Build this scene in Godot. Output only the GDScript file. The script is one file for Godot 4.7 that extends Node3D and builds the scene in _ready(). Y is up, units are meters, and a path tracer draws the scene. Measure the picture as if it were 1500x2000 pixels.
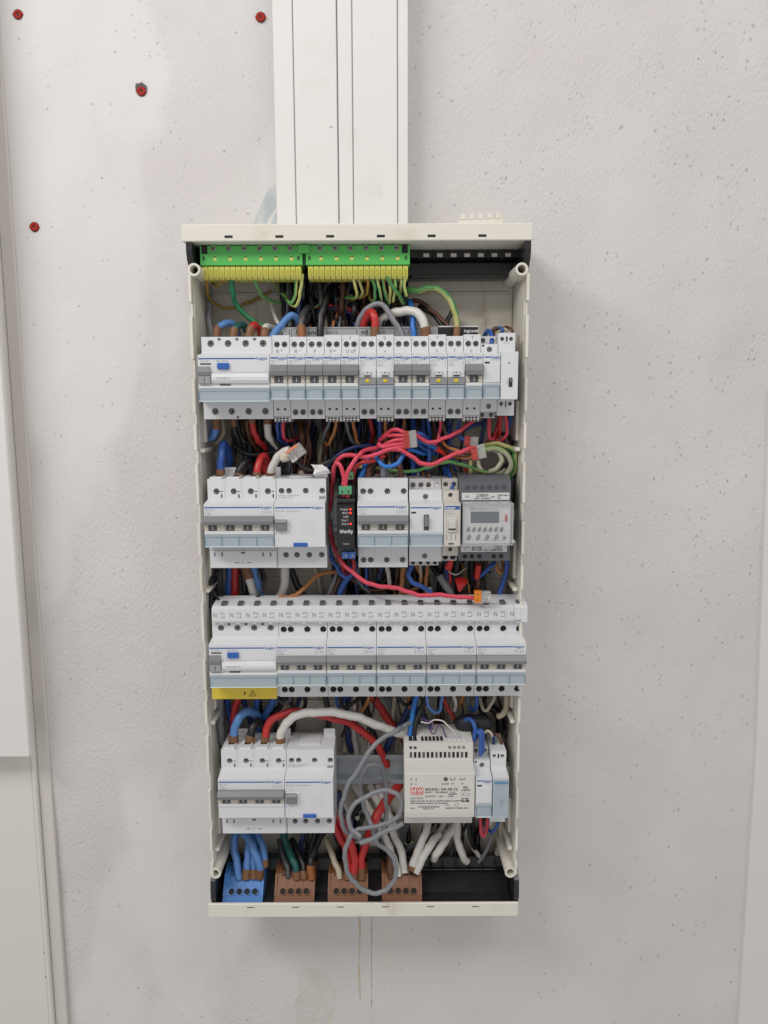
extends Node3D
# Electrical distribution box with its cover off, on a painted plaster wall. y up, metres, wall face at z = 0.

const EYE := Vector3(0, 0, 0.875)
const PITCH := 8.0
const ROLL := -0.25
const LENS := 1500.0
var right := Vector3.RIGHT
var up := Vector3.UP
var ahead := Vector3.FORWARD
var used := {}
var cache := {}
var M := {}
var rng := RandomNumberGenerator.new()
var sans: SystemFont
var bold: SystemFont
var mono: SystemFont
const YC := [0.0268, -0.1224, -0.2704, -0.4194]      # heights of the four rails
const RAIL_Z := 0.035

# ---------------------------------------------------------------- helpers
func at(px: float, py: float, z: float) -> Vector3:    # where a sight line meets the plane at depth z
	var d := ahead + right * ((px - 750.0) / LENS) - up * ((py - 1000.0) / LENS)
	return EYE + d * ((z - EYE.z) / d.z)

func lin(r: float, g: float, b: float) -> Color:
	return Color(r, g, b).linear_to_srgb()

func mk(called: String, c: Color, rough := 0.45, metal := 0.0, spec := 0.5) -> StandardMaterial3D:
	var m := StandardMaterial3D.new()
	m.resource_name = called
	m.albedo_color = c
	m.roughness = rough
	m.metallic = metal
	m.metallic_specular = spec
	M[called] = m
	return m

func numbered(called: String) -> String:
	var n = used.get(called, 0)
	used[called] = n + 1
	return called if n == 0 else "%s_%03d" % [called, n]

func tag(o, label := "", category := "", group := "", kind := ""):
	if label: o.set_meta("label", label)
	if category: o.set_meta("category", category)
	if group: o.set_meta("group", group)
	if kind: o.set_meta("kind", kind)
	return o

func thing(called: String, label: String, category: String, where := Vector3.ZERO, group := "") -> Node3D:
	var o := Node3D.new()
	o.name = numbered(called)
	o.position = where
	add_child(o)
	tag(o, label, category, group)
	return o

func node(called: String, mesh: Mesh, m: Material, parent: Node = null) -> MeshInstance3D:
	var o := MeshInstance3D.new()
	o.mesh = mesh
	if m: o.material_override = m
	if parent == null:
		o.name = numbered(called)
		add_child(o)
	else:
		o.name = called
		parent.add_child(o, true)
	return o

func start() -> SurfaceTool:
	var st := SurfaceTool.new()
	st.begin(Mesh.PRIMITIVE_TRIANGLES)
	st.set_smooth_group(-1)
	return st

func finish(st: SurfaceTool) -> ArrayMesh:
	st.generate_normals()
	return st.commit()

func tri(st: SurfaceTool, a: Vector3, b: Vector3, c: Vector3, out: Vector3):
	if (b - a).cross(c - a).dot(out) < 0.0:
		var k := b
		b = c
		c = k
	st.add_vertex(a)
	st.add_vertex(c)
	st.add_vertex(b)

func quad(st: SurfaceTool, a: Vector3, b: Vector3, c: Vector3, d: Vector3, out: Vector3):
	tri(st, a, b, c, out)
	tri(st, a, c, d, out)

func chamfer_box(st: SurfaceTool, mid: Vector3, size: Vector3, ch: float):
	var h := size * 0.5
	ch = minf(ch, minf(h.x, minf(h.y, h.z)) * 0.6)
	var p := func(sx, sy, sz, axis):
		var v := Vector3(sx * (h.x - ch), sy * (h.y - ch), sz * (h.z - ch))
		v[axis] += ch * [sx, sy, sz][axis]
		return mid + v
	for s in [-1, 1]:
		quad(st, p.call(s, -1, -1, 0), p.call(s, 1, -1, 0), p.call(s, 1, 1, 0), p.call(s, -1, 1, 0), Vector3(s, 0, 0))
		quad(st, p.call(-1, s, -1, 1), p.call(1, s, -1, 1), p.call(1, s, 1, 1), p.call(-1, s, 1, 1), Vector3(0, s, 0))
		quad(st, p.call(-1, -1, s, 2), p.call(1, -1, s, 2), p.call(1, 1, s, 2), p.call(-1, 1, s, 2), Vector3(0, 0, s))
	for s in [-1, 1]:
		for t in [-1, 1]:
			quad(st, p.call(s, t, -1, 0), p.call(s, t, 1, 0), p.call(s, t, 1, 1), p.call(s, t, -1, 1), Vector3(s, t, 0))
			quad(st, p.call(s, -1, t, 0), p.call(s, 1, t, 0), p.call(s, 1, t, 2), p.call(s, -1, t, 2), Vector3(s, 0, t))
			quad(st, p.call(-1, s, t, 1), p.call(1, s, t, 1), p.call(1, s, t, 2), p.call(-1, s, t, 2), Vector3(0, s, t))
			for u in [-1, 1]:
				tri(st, p.call(s, t, u, 0), p.call(s, t, u, 1), p.call(s, t, u, 2), Vector3(s, t, u))

func block(size: Vector3, ch: float) -> ArrayMesh:
	var key := "b%.5f %.5f %.5f %.5f" % [size.x, size.y, size.z, ch]
	if not cache.has(key):
		var st := start()
		chamfer_box(st, Vector3.ZERO, size, ch)
		cache[key] = finish(st)
	return cache[key]

# a chamfered block as a part, in millimetres of its thing: x0 x1 y0 y1 z0 z1
func pb(parent: Node, called: String, b: Array, m: Material, ch := 0.3) -> MeshInstance3D:
	var lo := Vector3(b[0], b[2], b[4]) * 0.001
	var hi := Vector3(b[1], b[3], b[5]) * 0.001
	var o := node(called, block(hi - lo, ch * 0.001), m, parent)
	o.position = (lo + hi) * 0.5
	return o

# profile of (z, y) in mm pushed along x
func extrude(st: SurfaceTool, prof: PackedVector2Array, x0: float, x1: float, skip := []):
	var p := prof.duplicate()
	var area := 0.0
	for i in p.size():
		area += p[i].cross(p[(i + 1) % p.size()])
	var turn := 1.0 if area > 0 else -1.0
	for i in p.size():
		if i in skip: continue
		var a := p[i]
		var b := p[(i + 1) % p.size()]
		var n := Vector2(b.y - a.y, a.x - b.x) * turn
		quad(st, Vector3(x0, a.y, a.x) * 0.001, Vector3(x0, b.y, b.x) * 0.001, Vector3(x1, b.y, b.x) * 0.001, Vector3(x1, a.y, a.x) * 0.001, Vector3(0, n.y, n.x))
	var t := Geometry2D.triangulate_polygon(p)
	for i in range(0, t.size(), 3):
		for s in [0, 1]:
			var x := x0 if s == 0 else x1
			tri(st, Vector3(x, p[t[i]].y, p[t[i]].x) * 0.001, Vector3(x, p[t[i + 1]].y, p[t[i + 1]].x) * 0.001, Vector3(x, p[t[i + 2]].y, p[t[i + 2]].x) * 0.001, Vector3(-1 if s == 0 else 1, 0, 0))

func pe(parent: Node, called: String, prof: Array, x0: float, x1: float, m: Material) -> MeshInstance3D:
	var st := start()
	extrude(st, PackedVector2Array(prof), x0 * 1000.0, x1 * 1000.0)
	return node(called, finish(st), m, parent)

# a plate facing +z with round holes that go depth deep (mm)
func holed(st: SurfaceTool, x0: float, x1: float, y0: float, y1: float, z: float, holes: Array, r: float, depth: float):
	if holes.is_empty():
		quad(st, Vector3(x0, y0, z) * 0.001, Vector3(x1, y0, z) * 0.001, Vector3(x1, y1, z) * 0.001, Vector3(x0, y1, z) * 0.001, Vector3.BACK)
		return
	for i in holes.size():
		var c: Vector2 = holes[i]
		var a: float = x0 if i == 0 else (holes[i - 1].x + c.x) * 0.5
		var b: float = x1 if i == holes.size() - 1 else (holes[i + 1].x + c.x) * 0.5
		var ang := []
		for k in 14: ang.append(TAU * k / 14.0)
		for q in [Vector2(a, y0), Vector2(b, y0), Vector2(a, y1), Vector2(b, y1)]:
			ang.append(fposmod((q - c).angle(), TAU))
		ang.sort()
		for k in ang.size():
			var u := Vector2.from_angle(ang[k])
			var v := Vector2.from_angle(ang[(k + 1) % ang.size()])
			var e := []
			for d in [u, v]:
				var tx: float = INF if absf(d.x) < 1e-6 else ((b - c.x) if d.x > 0 else (c.x - a)) / absf(d.x)
				var ty: float = INF if absf(d.y) < 1e-6 else ((y1 - c.y) if d.y > 0 else (c.y - y0)) / absf(d.y)
				e.append(c + d * minf(tx, ty))
			var i0: Vector2 = c + u * r
			var i1: Vector2 = c + v * r
			quad(st, Vector3(i0.x, i0.y, z) * 0.001, Vector3(e[0].x, e[0].y, z) * 0.001, Vector3(e[1].x, e[1].y, z) * 0.001, Vector3(i1.x, i1.y, z) * 0.001, Vector3.BACK)
			quad(st, Vector3(i0.x, i0.y, z) * 0.001, Vector3(i1.x, i1.y, z) * 0.001, Vector3(i1.x, i1.y, z - depth) * 0.001, Vector3(i0.x, i0.y, z - depth) * 0.001, Vector3(-u.x, -u.y, 0))
			tri(st, Vector3(c.x, c.y, z - depth) * 0.001, Vector3(i0.x, i0.y, z - depth) * 0.001, Vector3(i1.x, i1.y, z - depth) * 0.001, Vector3.BACK)

func screw_mesh(r: float) -> ArrayMesh:
	var key := "screw%.3f" % r
	if not cache.has(key):
		var st := start()
		for k in 12:
			var u := Vector3(cos(TAU * k / 12), sin(TAU * k / 12), 0) * r * 0.001
			var v := Vector3(cos(TAU * (k + 1) / 12), sin(TAU * (k + 1) / 12), 0) * r * 0.001
			var zt := Vector3(0, 0, 0.0006)
			tri(st, zt, u * 0.8 + zt, v * 0.8 + zt, Vector3.BACK)
			quad(st, u * 0.8 + zt, v * 0.8 + zt, v, u, u + zt)
		st.set_material(M.screw)
		var am := finish(st)
		st = start()
		for q in [[1.0, 0.2], [0.2, 1.0]]:
			chamfer_box(st, Vector3(0, 0, 0.00062), Vector3(r * 1.35 * q[0], r * 1.35 * q[1], 0.15) * 0.001, 0.00002)
		st.set_material(M.slot)
		st.generate_normals()
		cache[key] = st.commit(am)
	return cache[key]

func screw(parent: Node, x: float, y: float, z: float, r: float, called := "screw"):
	var o := node(called, screw_mesh(r), null, parent)
	o.position = Vector3(x, y, z) * 0.001
	o.rotation.z = rng.randf_range(0, PI)
	return o

func txt(parent: Node, called: String, s: String, x: float, y: float, z: float, h: float, m: Material, font: Font = null, align := 0, turn := 0.0, stretch := 1.0) -> MeshInstance3D:
	var f: Font = font if font else sans
	var key := "t%s|%.3f|%s|%d" % [s, h, f.font_weight, align]
	if not cache.has(key):
		var t := TextMesh.new()
		t.text = s
		t.font = f
		t.font_size = 24
		t.pixel_size = h * 0.001 / 24.0
		t.depth = 0.00012
		t.curve_step = 3.0
		t.horizontal_alignment = [HORIZONTAL_ALIGNMENT_LEFT, HORIZONTAL_ALIGNMENT_CENTER, HORIZONTAL_ALIGNMENT_RIGHT][align]
		cache[key] = t
	var o := node(called, cache[key], m, parent)
	o.position = Vector3(x, y, z + 0.06) * 0.001
	o.rotation.z = turn
	o.scale.x = stretch
	return o

func disc(parent: Node, called: String, x: float, y: float, z: float, r: float, h: float, m: Material, squash := 1.0) -> MeshInstance3D:
	var key := "d%.3f %.3f" % [r, h]
	if not cache.has(key):
		var c := CylinderMesh.new()
		c.top_radius = r * 0.001 * 0.94
		c.bottom_radius = r * 0.001
		c.height = h * 0.001
		c.radial_segments = 16
		c.rings = 0
		cache[key] = c
	var o := node(called, cache[key], m, parent)
	o.position = Vector3(x, y, z + h * 0.5) * 0.001
	o.rotation.x = PI / 2
	o.scale.z = squash
	return o

# ---------------------------------------------------------------- tubes
func spline(p: PackedVector3Array, per := 7) -> PackedVector3Array:
	var out := PackedVector3Array()
	var n := p.size()
	for i in n - 1:
		var a := p[maxi(i - 1, 0)]
		var d := p[mini(i + 2, n - 1)]
		for k in per:
			out.append(p[i].cubic_interpolate(p[i + 1], a, d, float(k) / per))
	out.append(p[n - 1])
	return out

func tube(path: PackedVector3Array, r: float, sides := 9, two: Array = [], wobble := 0.0) -> ArrayMesh:
	var vs := PackedVector3Array()
	var ns := PackedVector3Array()
	var cs := PackedColorArray()
	var idx := PackedInt32Array()
	var t0 := (path[1] - path[0]).normalized()
	var side := t0.cross(Vector3(0.31, 0.2, 0.93)).normalized()
	var run := 0.0
	var spin := rng.randf() * TAU
	for i in path.size():
		var t := (path[mini(i + 1, path.size() - 1)] - path[maxi(i - 1, 0)]).normalized()
		side = (side - t * side.dot(t)).normalized()
		var other := t.cross(side)
		if i > 0: run += path[i].distance_to(path[i - 1])
		var rr := r * (1.0 + wobble * sin(run * 420.0) * cos(run * 171.0 + 1.0))
		for k in sides:
			var a := TAU * k / sides
			var n := side * cos(a) + other * sin(a)
			vs.append(path[i] + n * rr)
			ns.append(n)
			if two.size():
				cs.append(two[0] if sin(a + spin + run * 28.0) > -0.15 else two[1])
		if i > 0:
			for k in sides:
				var a := (i - 1) * sides + k
				var b := (i - 1) * sides + (k + 1) % sides
				idx.append_array(PackedInt32Array([a, a + sides, b, b, a + sides, b + sides]))
	for e in [0, path.size() - 1]:
		var c := vs.size()
		var t := (path[1] - path[0]).normalized() * -1.0 if e == 0 else (path[e] - path[e - 1]).normalized()
		vs.append(path[e])
		ns.append(t)
		if two.size(): cs.append(two[1])
		for k in sides:
			vs.append(vs[e * sides + k])
			ns.append(t)
			if two.size(): cs.append(two[1])
		for k in sides:
			var f := [c, c + 1 + k, c + 1 + (k + 1) % sides]
			if e == 0: f.reverse()
			idx.append_array(PackedInt32Array([f[0], f[2], f[1]]))
	var arr := []
	arr.resize(Mesh.ARRAY_MAX)
	arr[Mesh.ARRAY_VERTEX] = vs
	arr[Mesh.ARRAY_NORMAL] = ns
	if two.size(): arr[Mesh.ARRAY_COLOR] = cs
	arr[Mesh.ARRAY_INDEX] = idx
	var am := ArrayMesh.new()
	am.add_surface_from_arrays(Mesh.PRIMITIVE_TRIANGLES, arr)
	return am

func part_of_path(path: PackedVector3Array, from: float, to: float) -> PackedVector3Array:
	var out := PackedVector3Array()
	var run := 0.0
	for i in path.size() - 1:
		var d := path[i].distance_to(path[i + 1])
		if d < 1e-7: continue
		if run + d > from and run < to:
			if out.is_empty(): out.append(path[i].lerp(path[i + 1], clampf((from - run) / d, 0, 1)))
			out.append(path[i].lerp(path[i + 1], clampf((to - run) / d, 0, 1)))
		run += d
	return out

func path_px(s: String) -> PackedVector3Array:
	var p := PackedVector3Array()
	for w in s.split(" ", false):
		var v := w.split_floats(",")
		p.append(at(v[0], v[1], v[2] * 0.001))
	return p

const WORD := {"blue": "blue", "light_blue": "blue", "bright_blue": "blue", "navy": "blue", "black": "black", "red": "red", "pink": "red", "white": "white", "grey": "grey", "dark_grey": "grey", "brown": "brown", "orange": "orange", "green": "green", "teal": "green", "gy": "earth", "olive": "yellow", "beige": "beige", "purple": "purple", "slate": "grey", "ashgreen": "earth"}

# one wire: colour, radius in mm, points "px,py,depth in mm", label; sleeve: brown end sleeve of that many mm at the start (negative: at the end)
func wire(color: String, r: float, pts: String, label: String, sleeve := 0.0, sleeve_mat := "sleeve", group := "wires inside the distribution box"):
	var path := spline(path_px(pts))
	var p1 := rng.randf() * TAU
	var p2 := rng.randf() * TAU
	var run := 0.0
	for i in path.size():        # no cable lies quite true
		if i > 0: run += path[i].distance_to(path[i - 1])
		var fade := minf(run, 0.02) / 0.02
		path[i].x = clampf(path[i].x, -0.1905 + r * 0.001, 0.1425 - r * 0.001)      # inside the box
		path[i] += Vector3(sin(run * 210.0 + p1) + 0.6 * sin(run * 470.0 + p2), cos(run * 190.0 + p2) + 0.6 * sin(run * 430.0 + p1), 0.4 * sin(run * 260.0 + p1)) * (0.00042 * fade)
	var two := []
	var m: Material = M.get("w_" + color)
	if color == "gy": two = [Color(0.60, 0.60, 0.20), Color(0.14, 0.40, 0.14)]
	elif color == "gyg": two = [Color(0.08, 0.27, 0.08), Color(0.40, 0.39, 0.15)]
	elif color == "ashgreen": two = [Color(0.42, 0.40, 0.30), Color(0.22, 0.34, 0.12)]
	if two.size(): m = M.w_gy
	var o := node("%s_wire" % WORD.get(color, "earth"), tube(path, r * 0.001, 9 if two.is_empty() else 12, two, 0.05 if r > 3 else 0.03), m)
	tag(o, label, "wire", group)
	if sleeve != 0.0:
		var total := 0.0
		for i in path.size() - 1: total += path[i].distance_to(path[i + 1])
		var sub := part_of_path(path, -1.0, sleeve * 0.001) if sleeve > 0 else part_of_path(path, total + sleeve * 0.001, total + 1.0)
		if sub.size() > 1:
			node("sleeve", tube(sub, r * 0.001 * 1.16, 10), M[sleeve_mat], o)
	return o

# ---------------------------------------------------------------- materials
func materials():
	mk("device", lin(0.70, 0.715, 0.745), 0.42)
	mk("device_grey", lin(0.60, 0.60, 0.605), 0.5)
	mk("device_warm", lin(0.62, 0.60, 0.55), 0.45)
	mk("cover", lin(0.53, 0.63, 0.69), 0.15)
	M.cover.transparency = BaseMaterial3D.TRANSPARENCY_ALPHA
	M.cover.albedo_color.a = 0.48
	mk("cover_edge", lin(0.17, 0.27, 0.34), 0.2)
	mk("cover_lip", lin(0.66, 0.76, 0.80), 0.12)
	mk("toggle", lin(0.20, 0.205, 0.22), 0.36)
	mk("toggle_dark", lin(0.10, 0.10, 0.11), 0.4)
	mk("cream_pad", lin(0.60, 0.56, 0.48), 0.45)
	mk("black_hole", lin(0.012, 0.012, 0.012), 0.7)
	mk("slot", lin(0.01, 0.01, 0.01), 0.6)
	mk("screw", lin(0.30, 0.30, 0.29), 0.42, 0.6)
	mk("blue_print", lin(0.03, 0.12, 0.38), 0.5)
	mk("grey_print", lin(0.36, 0.37, 0.40), 0.5)
	mk("dark_print", lin(0.03, 0.03, 0.035), 0.5)
	mk("pencil", lin(0.16, 0.16, 0.17), 0.6)
	mk("blue_button", lin(0.03, 0.12, 0.46), 0.35)
	mk("yellow_dot", lin(0.72, 0.55, 0.02), 0.4)
	mk("yellow_cover", lin(0.78, 0.60, 0.06), 0.4)
	mk("white_mark", lin(0.75, 0.75, 0.75), 0.5)
	mk("cream", lin(0.76, 0.735, 0.665), 0.38)
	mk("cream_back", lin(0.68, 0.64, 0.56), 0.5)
	mk("trunk", lin(0.76, 0.752, 0.742), 0.45)
	mk("black_plastic", lin(0.02, 0.021, 0.024), 0.27)
	mk("green", lin(0.10, 0.50, 0.11), 0.35)
	mk("yellow_strip", lin(0.66, 0.64, 0.14), 0.35)
	mk("blue_term", lin(0.06, 0.22, 0.58), 0.4)
	mk("brown_term", lin(0.22, 0.085, 0.035), 0.42)
	mk("sleeve", lin(0.20, 0.095, 0.045), 0.5)
	mk("sleeve_orange", lin(0.28, 0.10, 0.03), 0.5)
	mk("red_ferrule", lin(0.62, 0.03, 0.025), 0.4)
	mk("steel", lin(0.36, 0.39, 0.42), 0.34, 0.85)
	mk("clear", lin(0.85, 0.82, 0.78), 0.12)
	M.clear.transparency = BaseMaterial3D.TRANSPARENCY_ALPHA
	M.clear.albedo_color.a = 0.26
	mk("orange_lever", lin(0.75, 0.23, 0.02), 0.35)
	mk("salmon_lever", lin(0.72, 0.27, 0.15), 0.35)
	mk("red_lever", lin(0.62, 0.07, 0.06), 0.2)
	M.red_lever.transparency = BaseMaterial3D.TRANSPARENCY_ALPHA
	M.red_lever.albedo_color.a = 0.7
	mk("timer_dark", lin(0.125, 0.13, 0.15), 0.42)
	mk("timer_face", lin(0.70, 0.70, 0.72), 0.4)
	mk("timer_button", lin(0.15, 0.15, 0.16), 0.45)
	mk("lcd", lin(0.045, 0.075, 0.11), 0.15)
	mk("lcd_dark", lin(0.04, 0.06, 0.09), 0.3)
	mk("label_white", lin(0.70, 0.70, 0.70), 0.5)
	mk("module_black", lin(0.012, 0.012, 0.013), 0.42)
	mk("module_green", lin(0.10, 0.38, 0.19), 0.4)
	mk("module_blue", lin(0.04, 0.12, 0.36), 0.4)
	mk("led", lin(0.9, 0.05, 0.03), 0.3)
	M.led.emission_enabled = true
	M.led.emission = Color(1.0, 0.10, 0.06)
	M.led.emission_energy_multiplier = 3.5
	mk("supply", lin(0.67, 0.66, 0.63), 0.5)
	mk("supply_rib", lin(0.64, 0.63, 0.60), 0.5)
	mk("logo_red", lin(0.62, 0.05, 0.02), 0.5)
	mk("plug_red", lin(0.44, 0.04, 0.03), 0.8, 0.0, 0.2)
	mk("plug_dark", lin(0.13, 0.008, 0.008), 0.6)
	mk("plaster_grey", lin(0.12, 0.11, 0.105), 0.9)
	mk("tape_white", lin(0.70, 0.70, 0.71), 0.45)
	for q in [["blue", 0.03, 0.10, 0.38], ["light_blue", 0.10, 0.24, 0.55], ["bright_blue", 0.02, 0.17, 0.55], ["navy", 0.02, 0.04, 0.15], ["black", 0.012, 0.012, 0.014],
			["red", 0.50, 0.03, 0.03], ["pink", 0.64, 0.06, 0.10], ["white", 0.66, 0.64, 0.61], ["grey", 0.22, 0.23, 0.25], ["dark_grey", 0.06, 0.06, 0.065], ["slate", 0.13, 0.15, 0.17],
			["brown", 0.11, 0.045, 0.025], ["orange", 0.42, 0.17, 0.055], ["green", 0.02, 0.22, 0.09], ["teal", 0.015, 0.10, 0.09], ["olive", 0.36, 0.22, 0.04], ["beige", 0.50, 0.44, 0.34], ["purple", 0.14, 0.05, 0.16]]:
		mk("w_" + q[0], lin(q[1], q[2], q[3]), 0.36)
	mk("w_gy", Color.WHITE, 0.36)
	M.w_gy.vertex_color_use_as_albedo = true

func wall_material() -> StandardMaterial3D:
	var w := 1440
	var h := 2048
	var n := FastNoiseLite.new()
	n.seed = 5
	n.noise_type = FastNoiseLite.TYPE_SIMPLEX_SMOOTH
	n.frequency = 0.30
	n.fractal_octaves = 3
	var relief := n.get_image(w, h, false, false, false)
	n.seed = 9
	n.frequency = 0.42
	n.fractal_octaves = 2
	var streak := n.get_image(w, h / 3, false, false, false)     # brushed up and down
	streak.resize(w, h, Image.INTERPOLATE_CUBIC)
	n.seed = 21
	n.frequency = 0.004
	n.fractal_octaves = 3
	var cloud := n.get_image(w, h, false, false, false)
	relief.convert(Image.FORMAT_RGBA8)
	streak.convert(Image.FORMAT_RGBA8)
	cloud.convert(Image.FORMAT_RGBA8)
	var half := Image.create(w, h, false, Image.FORMAT_RGBA8)
	half.fill(Color(1, 1, 1, 0.45))
	relief.blend_rect_mask(streak, half, Rect2i(0, 0, w, h), Vector2i.ZERO)
	# colour: a flat off-white with faint large clouds
	var col := Image.create(w, h, false, Image.FORMAT_RGBA8)
	var base := lin(0.66, 0.64, 0.642)
	col.fill(base)
	var faint := Image.create(w, h, false, Image.FORMAT_RGBA8)
	faint.fill(base * 1.035)
	for y in range(0, h, 4):
		for x in range(0, w, 4):
			var c := cloud.get_pixel(x, y).r
			if c > 0.5:
				col.fill_rect(Rect2i(x, y, 4, 4), base.lerp(lin(0.685, 0.675, 0.672), (c - 0.5) * 2.0))
			else:
				col.fill_rect(Rect2i(x, y, 4, 4), base.lerp(lin(0.635, 0.605, 0.61), (0.5 - c) * 2.0))
	# texel of a point of the wall: the sheet spans x -0.405 .. 0.895, y -1.10 .. 0.75
	var texel := func(p: Vector3) -> Vector2: return Vector2((p.x + 0.405) / 1.30 * w, (0.75 - p.y) / 1.85 * h)
	# thick where it was rolled, smooth where filler was drawn over it
	relief.convert(Image.FORMAT_L8)
	n.seed = 44
	n.frequency = 0.006
	n.fractal_octaves = 4
	var smear := n.get_image(w / 2, h / 4, false, false, false)
	smear.resize(w, h, Image.INTERPOLATE_BILINEAR)
	smear.convert(Image.FORMAT_L8)
	var rb := relief.get_data()
	var sb := smear.get_data()
	var cb := PackedByteArray()
	col.convert(Image.FORMAT_RGB8)
	cb = col.get_data()
	var white := lin(0.735, 0.73, 0.725)
	var wr := int(white.r * 255)
	var wg := int(white.g * 255)
	var wb := int(white.b * 255)
	for y in h:
		var yy := 0.75 - 1.85 * y / h
		var right_amp := lerpf(0.28, 0.95, smoothstep(-0.5, 0.05, yy))
		var left_amp := lerpf(1.25, 0.7, smoothstep(-0.2, 0.3, yy))
		for x in w:
			var xx := -0.405 + 1.30 * x / w
			var k := smoothstep(-0.2, 0.1, xx)
			var i := y * w + x
			var f := smoothstep(0.52, 0.66, sb[i] / 255.0) * (1.0 - k * 0.75)
			var a := lerpf(left_amp, right_amp, k) * (1.0 - 0.8 * f)
			rb[i] = int(clampf(140.0 + (rb[i] - 128.0) * a + 26.0 * f, 0, 255))
			if f > 0.03:
				f *= 0.8
				cb[i * 3] = int(lerpf(cb[i * 3], wr, f))
				cb[i * 3 + 1] = int(lerpf(cb[i * 3 + 1], wg, f))
				cb[i * 3 + 2] = int(lerpf(cb[i * 3 + 2], wb, f))
	relief = Image.create_from_data(w, h, false, Image.FORMAT_L8, rb)
	col = Image.create_from_data(w, h, false, Image.FORMAT_RGB8, cb)
	# pits and paint crumbs
	n.seed = 71
	n.frequency = 0.012
	for i in 34000:
		var x := rng.randi_range(3, w - 4)
		var y := rng.randi_range(3, h - 4)
		var keep := 0.35 if y > h * 0.62 else (1.0 if x > w * 0.33 else 0.45)
		if rng.randf() > keep * smoothstep(-0.35, 0.45, n.get_noise_2d(x, y)): continue
		var big := rng.randf() < 0.006
		var dark := pow(rng.randf(), 3.0) * 0.75
		var deep := rng.randf_range(0.25, 0.75)
		var rad := 1
		var tall := rng.randi_range(1, 2) if x > w * 0.5 else 1
		for dy in range(-rad * tall, rad * tall + 1):
			for dx in range(-rad, rad + 1):
				var f := 1.0 - Vector2(float(dx) / (rad + 0.6), float(dy) / (rad * tall + 0.6)).length()
				if f <= 0: continue
				var v := relief.get_pixel(x + dx, clampi(y + dy, 0, h - 1)).r
				v = clampf(v - deep * f, 0, 1)
				relief.set_pixel(x + dx, clampi(y + dy, 0, h - 1), Color(v, v, v))
				if big or deep > 0.45:
					var q := col.get_pixel(x + dx, clampi(y + dy, 0, h - 1))
					col.set_pixel(x + dx, clampi(y + dy, 0, h - 1), q.lerp(lin(0.20, 0.185, 0.18), f * (0.8 if big else dark)))
	# an old patch of blue-grey paint beside the trunking, a pale filler patch and two glue lines under the box
	var patch := func(corners: Array, c: Color, strength: float):
		var poly := PackedVector2Array()
		for k in corners: poly.append(texel.call(at(k.x, k.y, 0)))
		var lo := poly[0]
		var hi := poly[0]
		for v in poly:
			lo = lo.min(v)
			hi = hi.max(v)
		for y in range(int(lo.y), int(hi.y) + 1):
			for x in range(int(lo.x), int(hi.x) + 1):
				if x < 0 or y < 0 or x >= w or y >= h: continue
				if Geometry2D.is_point_in_polygon(Vector2(x, y), poly):
					var s := strength * clampf(3.2 * cloud.get_pixel((x * 7) % w, (y * 5) % h).r - 0.75, 0.1, 1.3)
					col.set_pixel(x, y, col.get_pixel(x, y).lerp(c, clampf(s, 0, 1)))
	patch.call([Vector2(489, 440), Vector2(499, 418), Vector2(507, 404), Vector2(516, 381), Vector2(527, 364), Vector2(533, 352), Vector2(548, 350), Vector2(548, 396), Vector2(537, 406), Vector2(524, 425), Vector2(518, 440)], lin(0.43, 0.50, 0.53), 0.62)
	patch.call([Vector2(527, 437), Vector2(537, 415), Vector2(545, 405), Vector2(545, 437)], lin(0.40, 0.48, 0.52), 0.35)
	patch.call([Vector2(575, 2010), Vector2(576, 1955), Vector2(585, 1935), Vector2(580, 1900), Vector2(600, 1888), Vector2(628, 1895), Vector2(648, 1918), Vector2(656, 1950), Vector2(652, 1985), Vector2(640, 2010)], lin(0.62, 0.59, 0.53), 0.7)
	patch.call([Vector2(700, 1780), Vector2(757, 1780), Vector2(758, 2012), Vector2(702, 2012)], lin(0.70, 0.67, 0.63), 0.4)
	patch.call([Vector2(699, 1785), Vector2(703, 1785), Vector2(704, 1955), Vector2(700, 1960)], lin(0.50, 0.40, 0.27), 0.7)
	patch.call([Vector2(724, 1785), Vector2(726, 1785), Vector2(726, 2010), Vector2(724, 2010)], lin(0.30, 0.27, 0.24), 0.6)
	patch.call([Vector2(754, 1785), Vector2(758, 1785), Vector2(758, 2010), Vector2(755, 2010)], lin(0.74, 0.69, 0.56), 0.9)
	var m := mk("plaster", Color.WHITE, 0.72, 0.0, 0.3)
	m.albedo_texture = ImageTexture.create_from_image(col)
	m.heightmap_enabled = true
	m.heightmap_scale = 0.092
	m.heightmap_texture = ImageTexture.create_from_image(relief)
	m.texture_repeat = false
	return m

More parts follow.
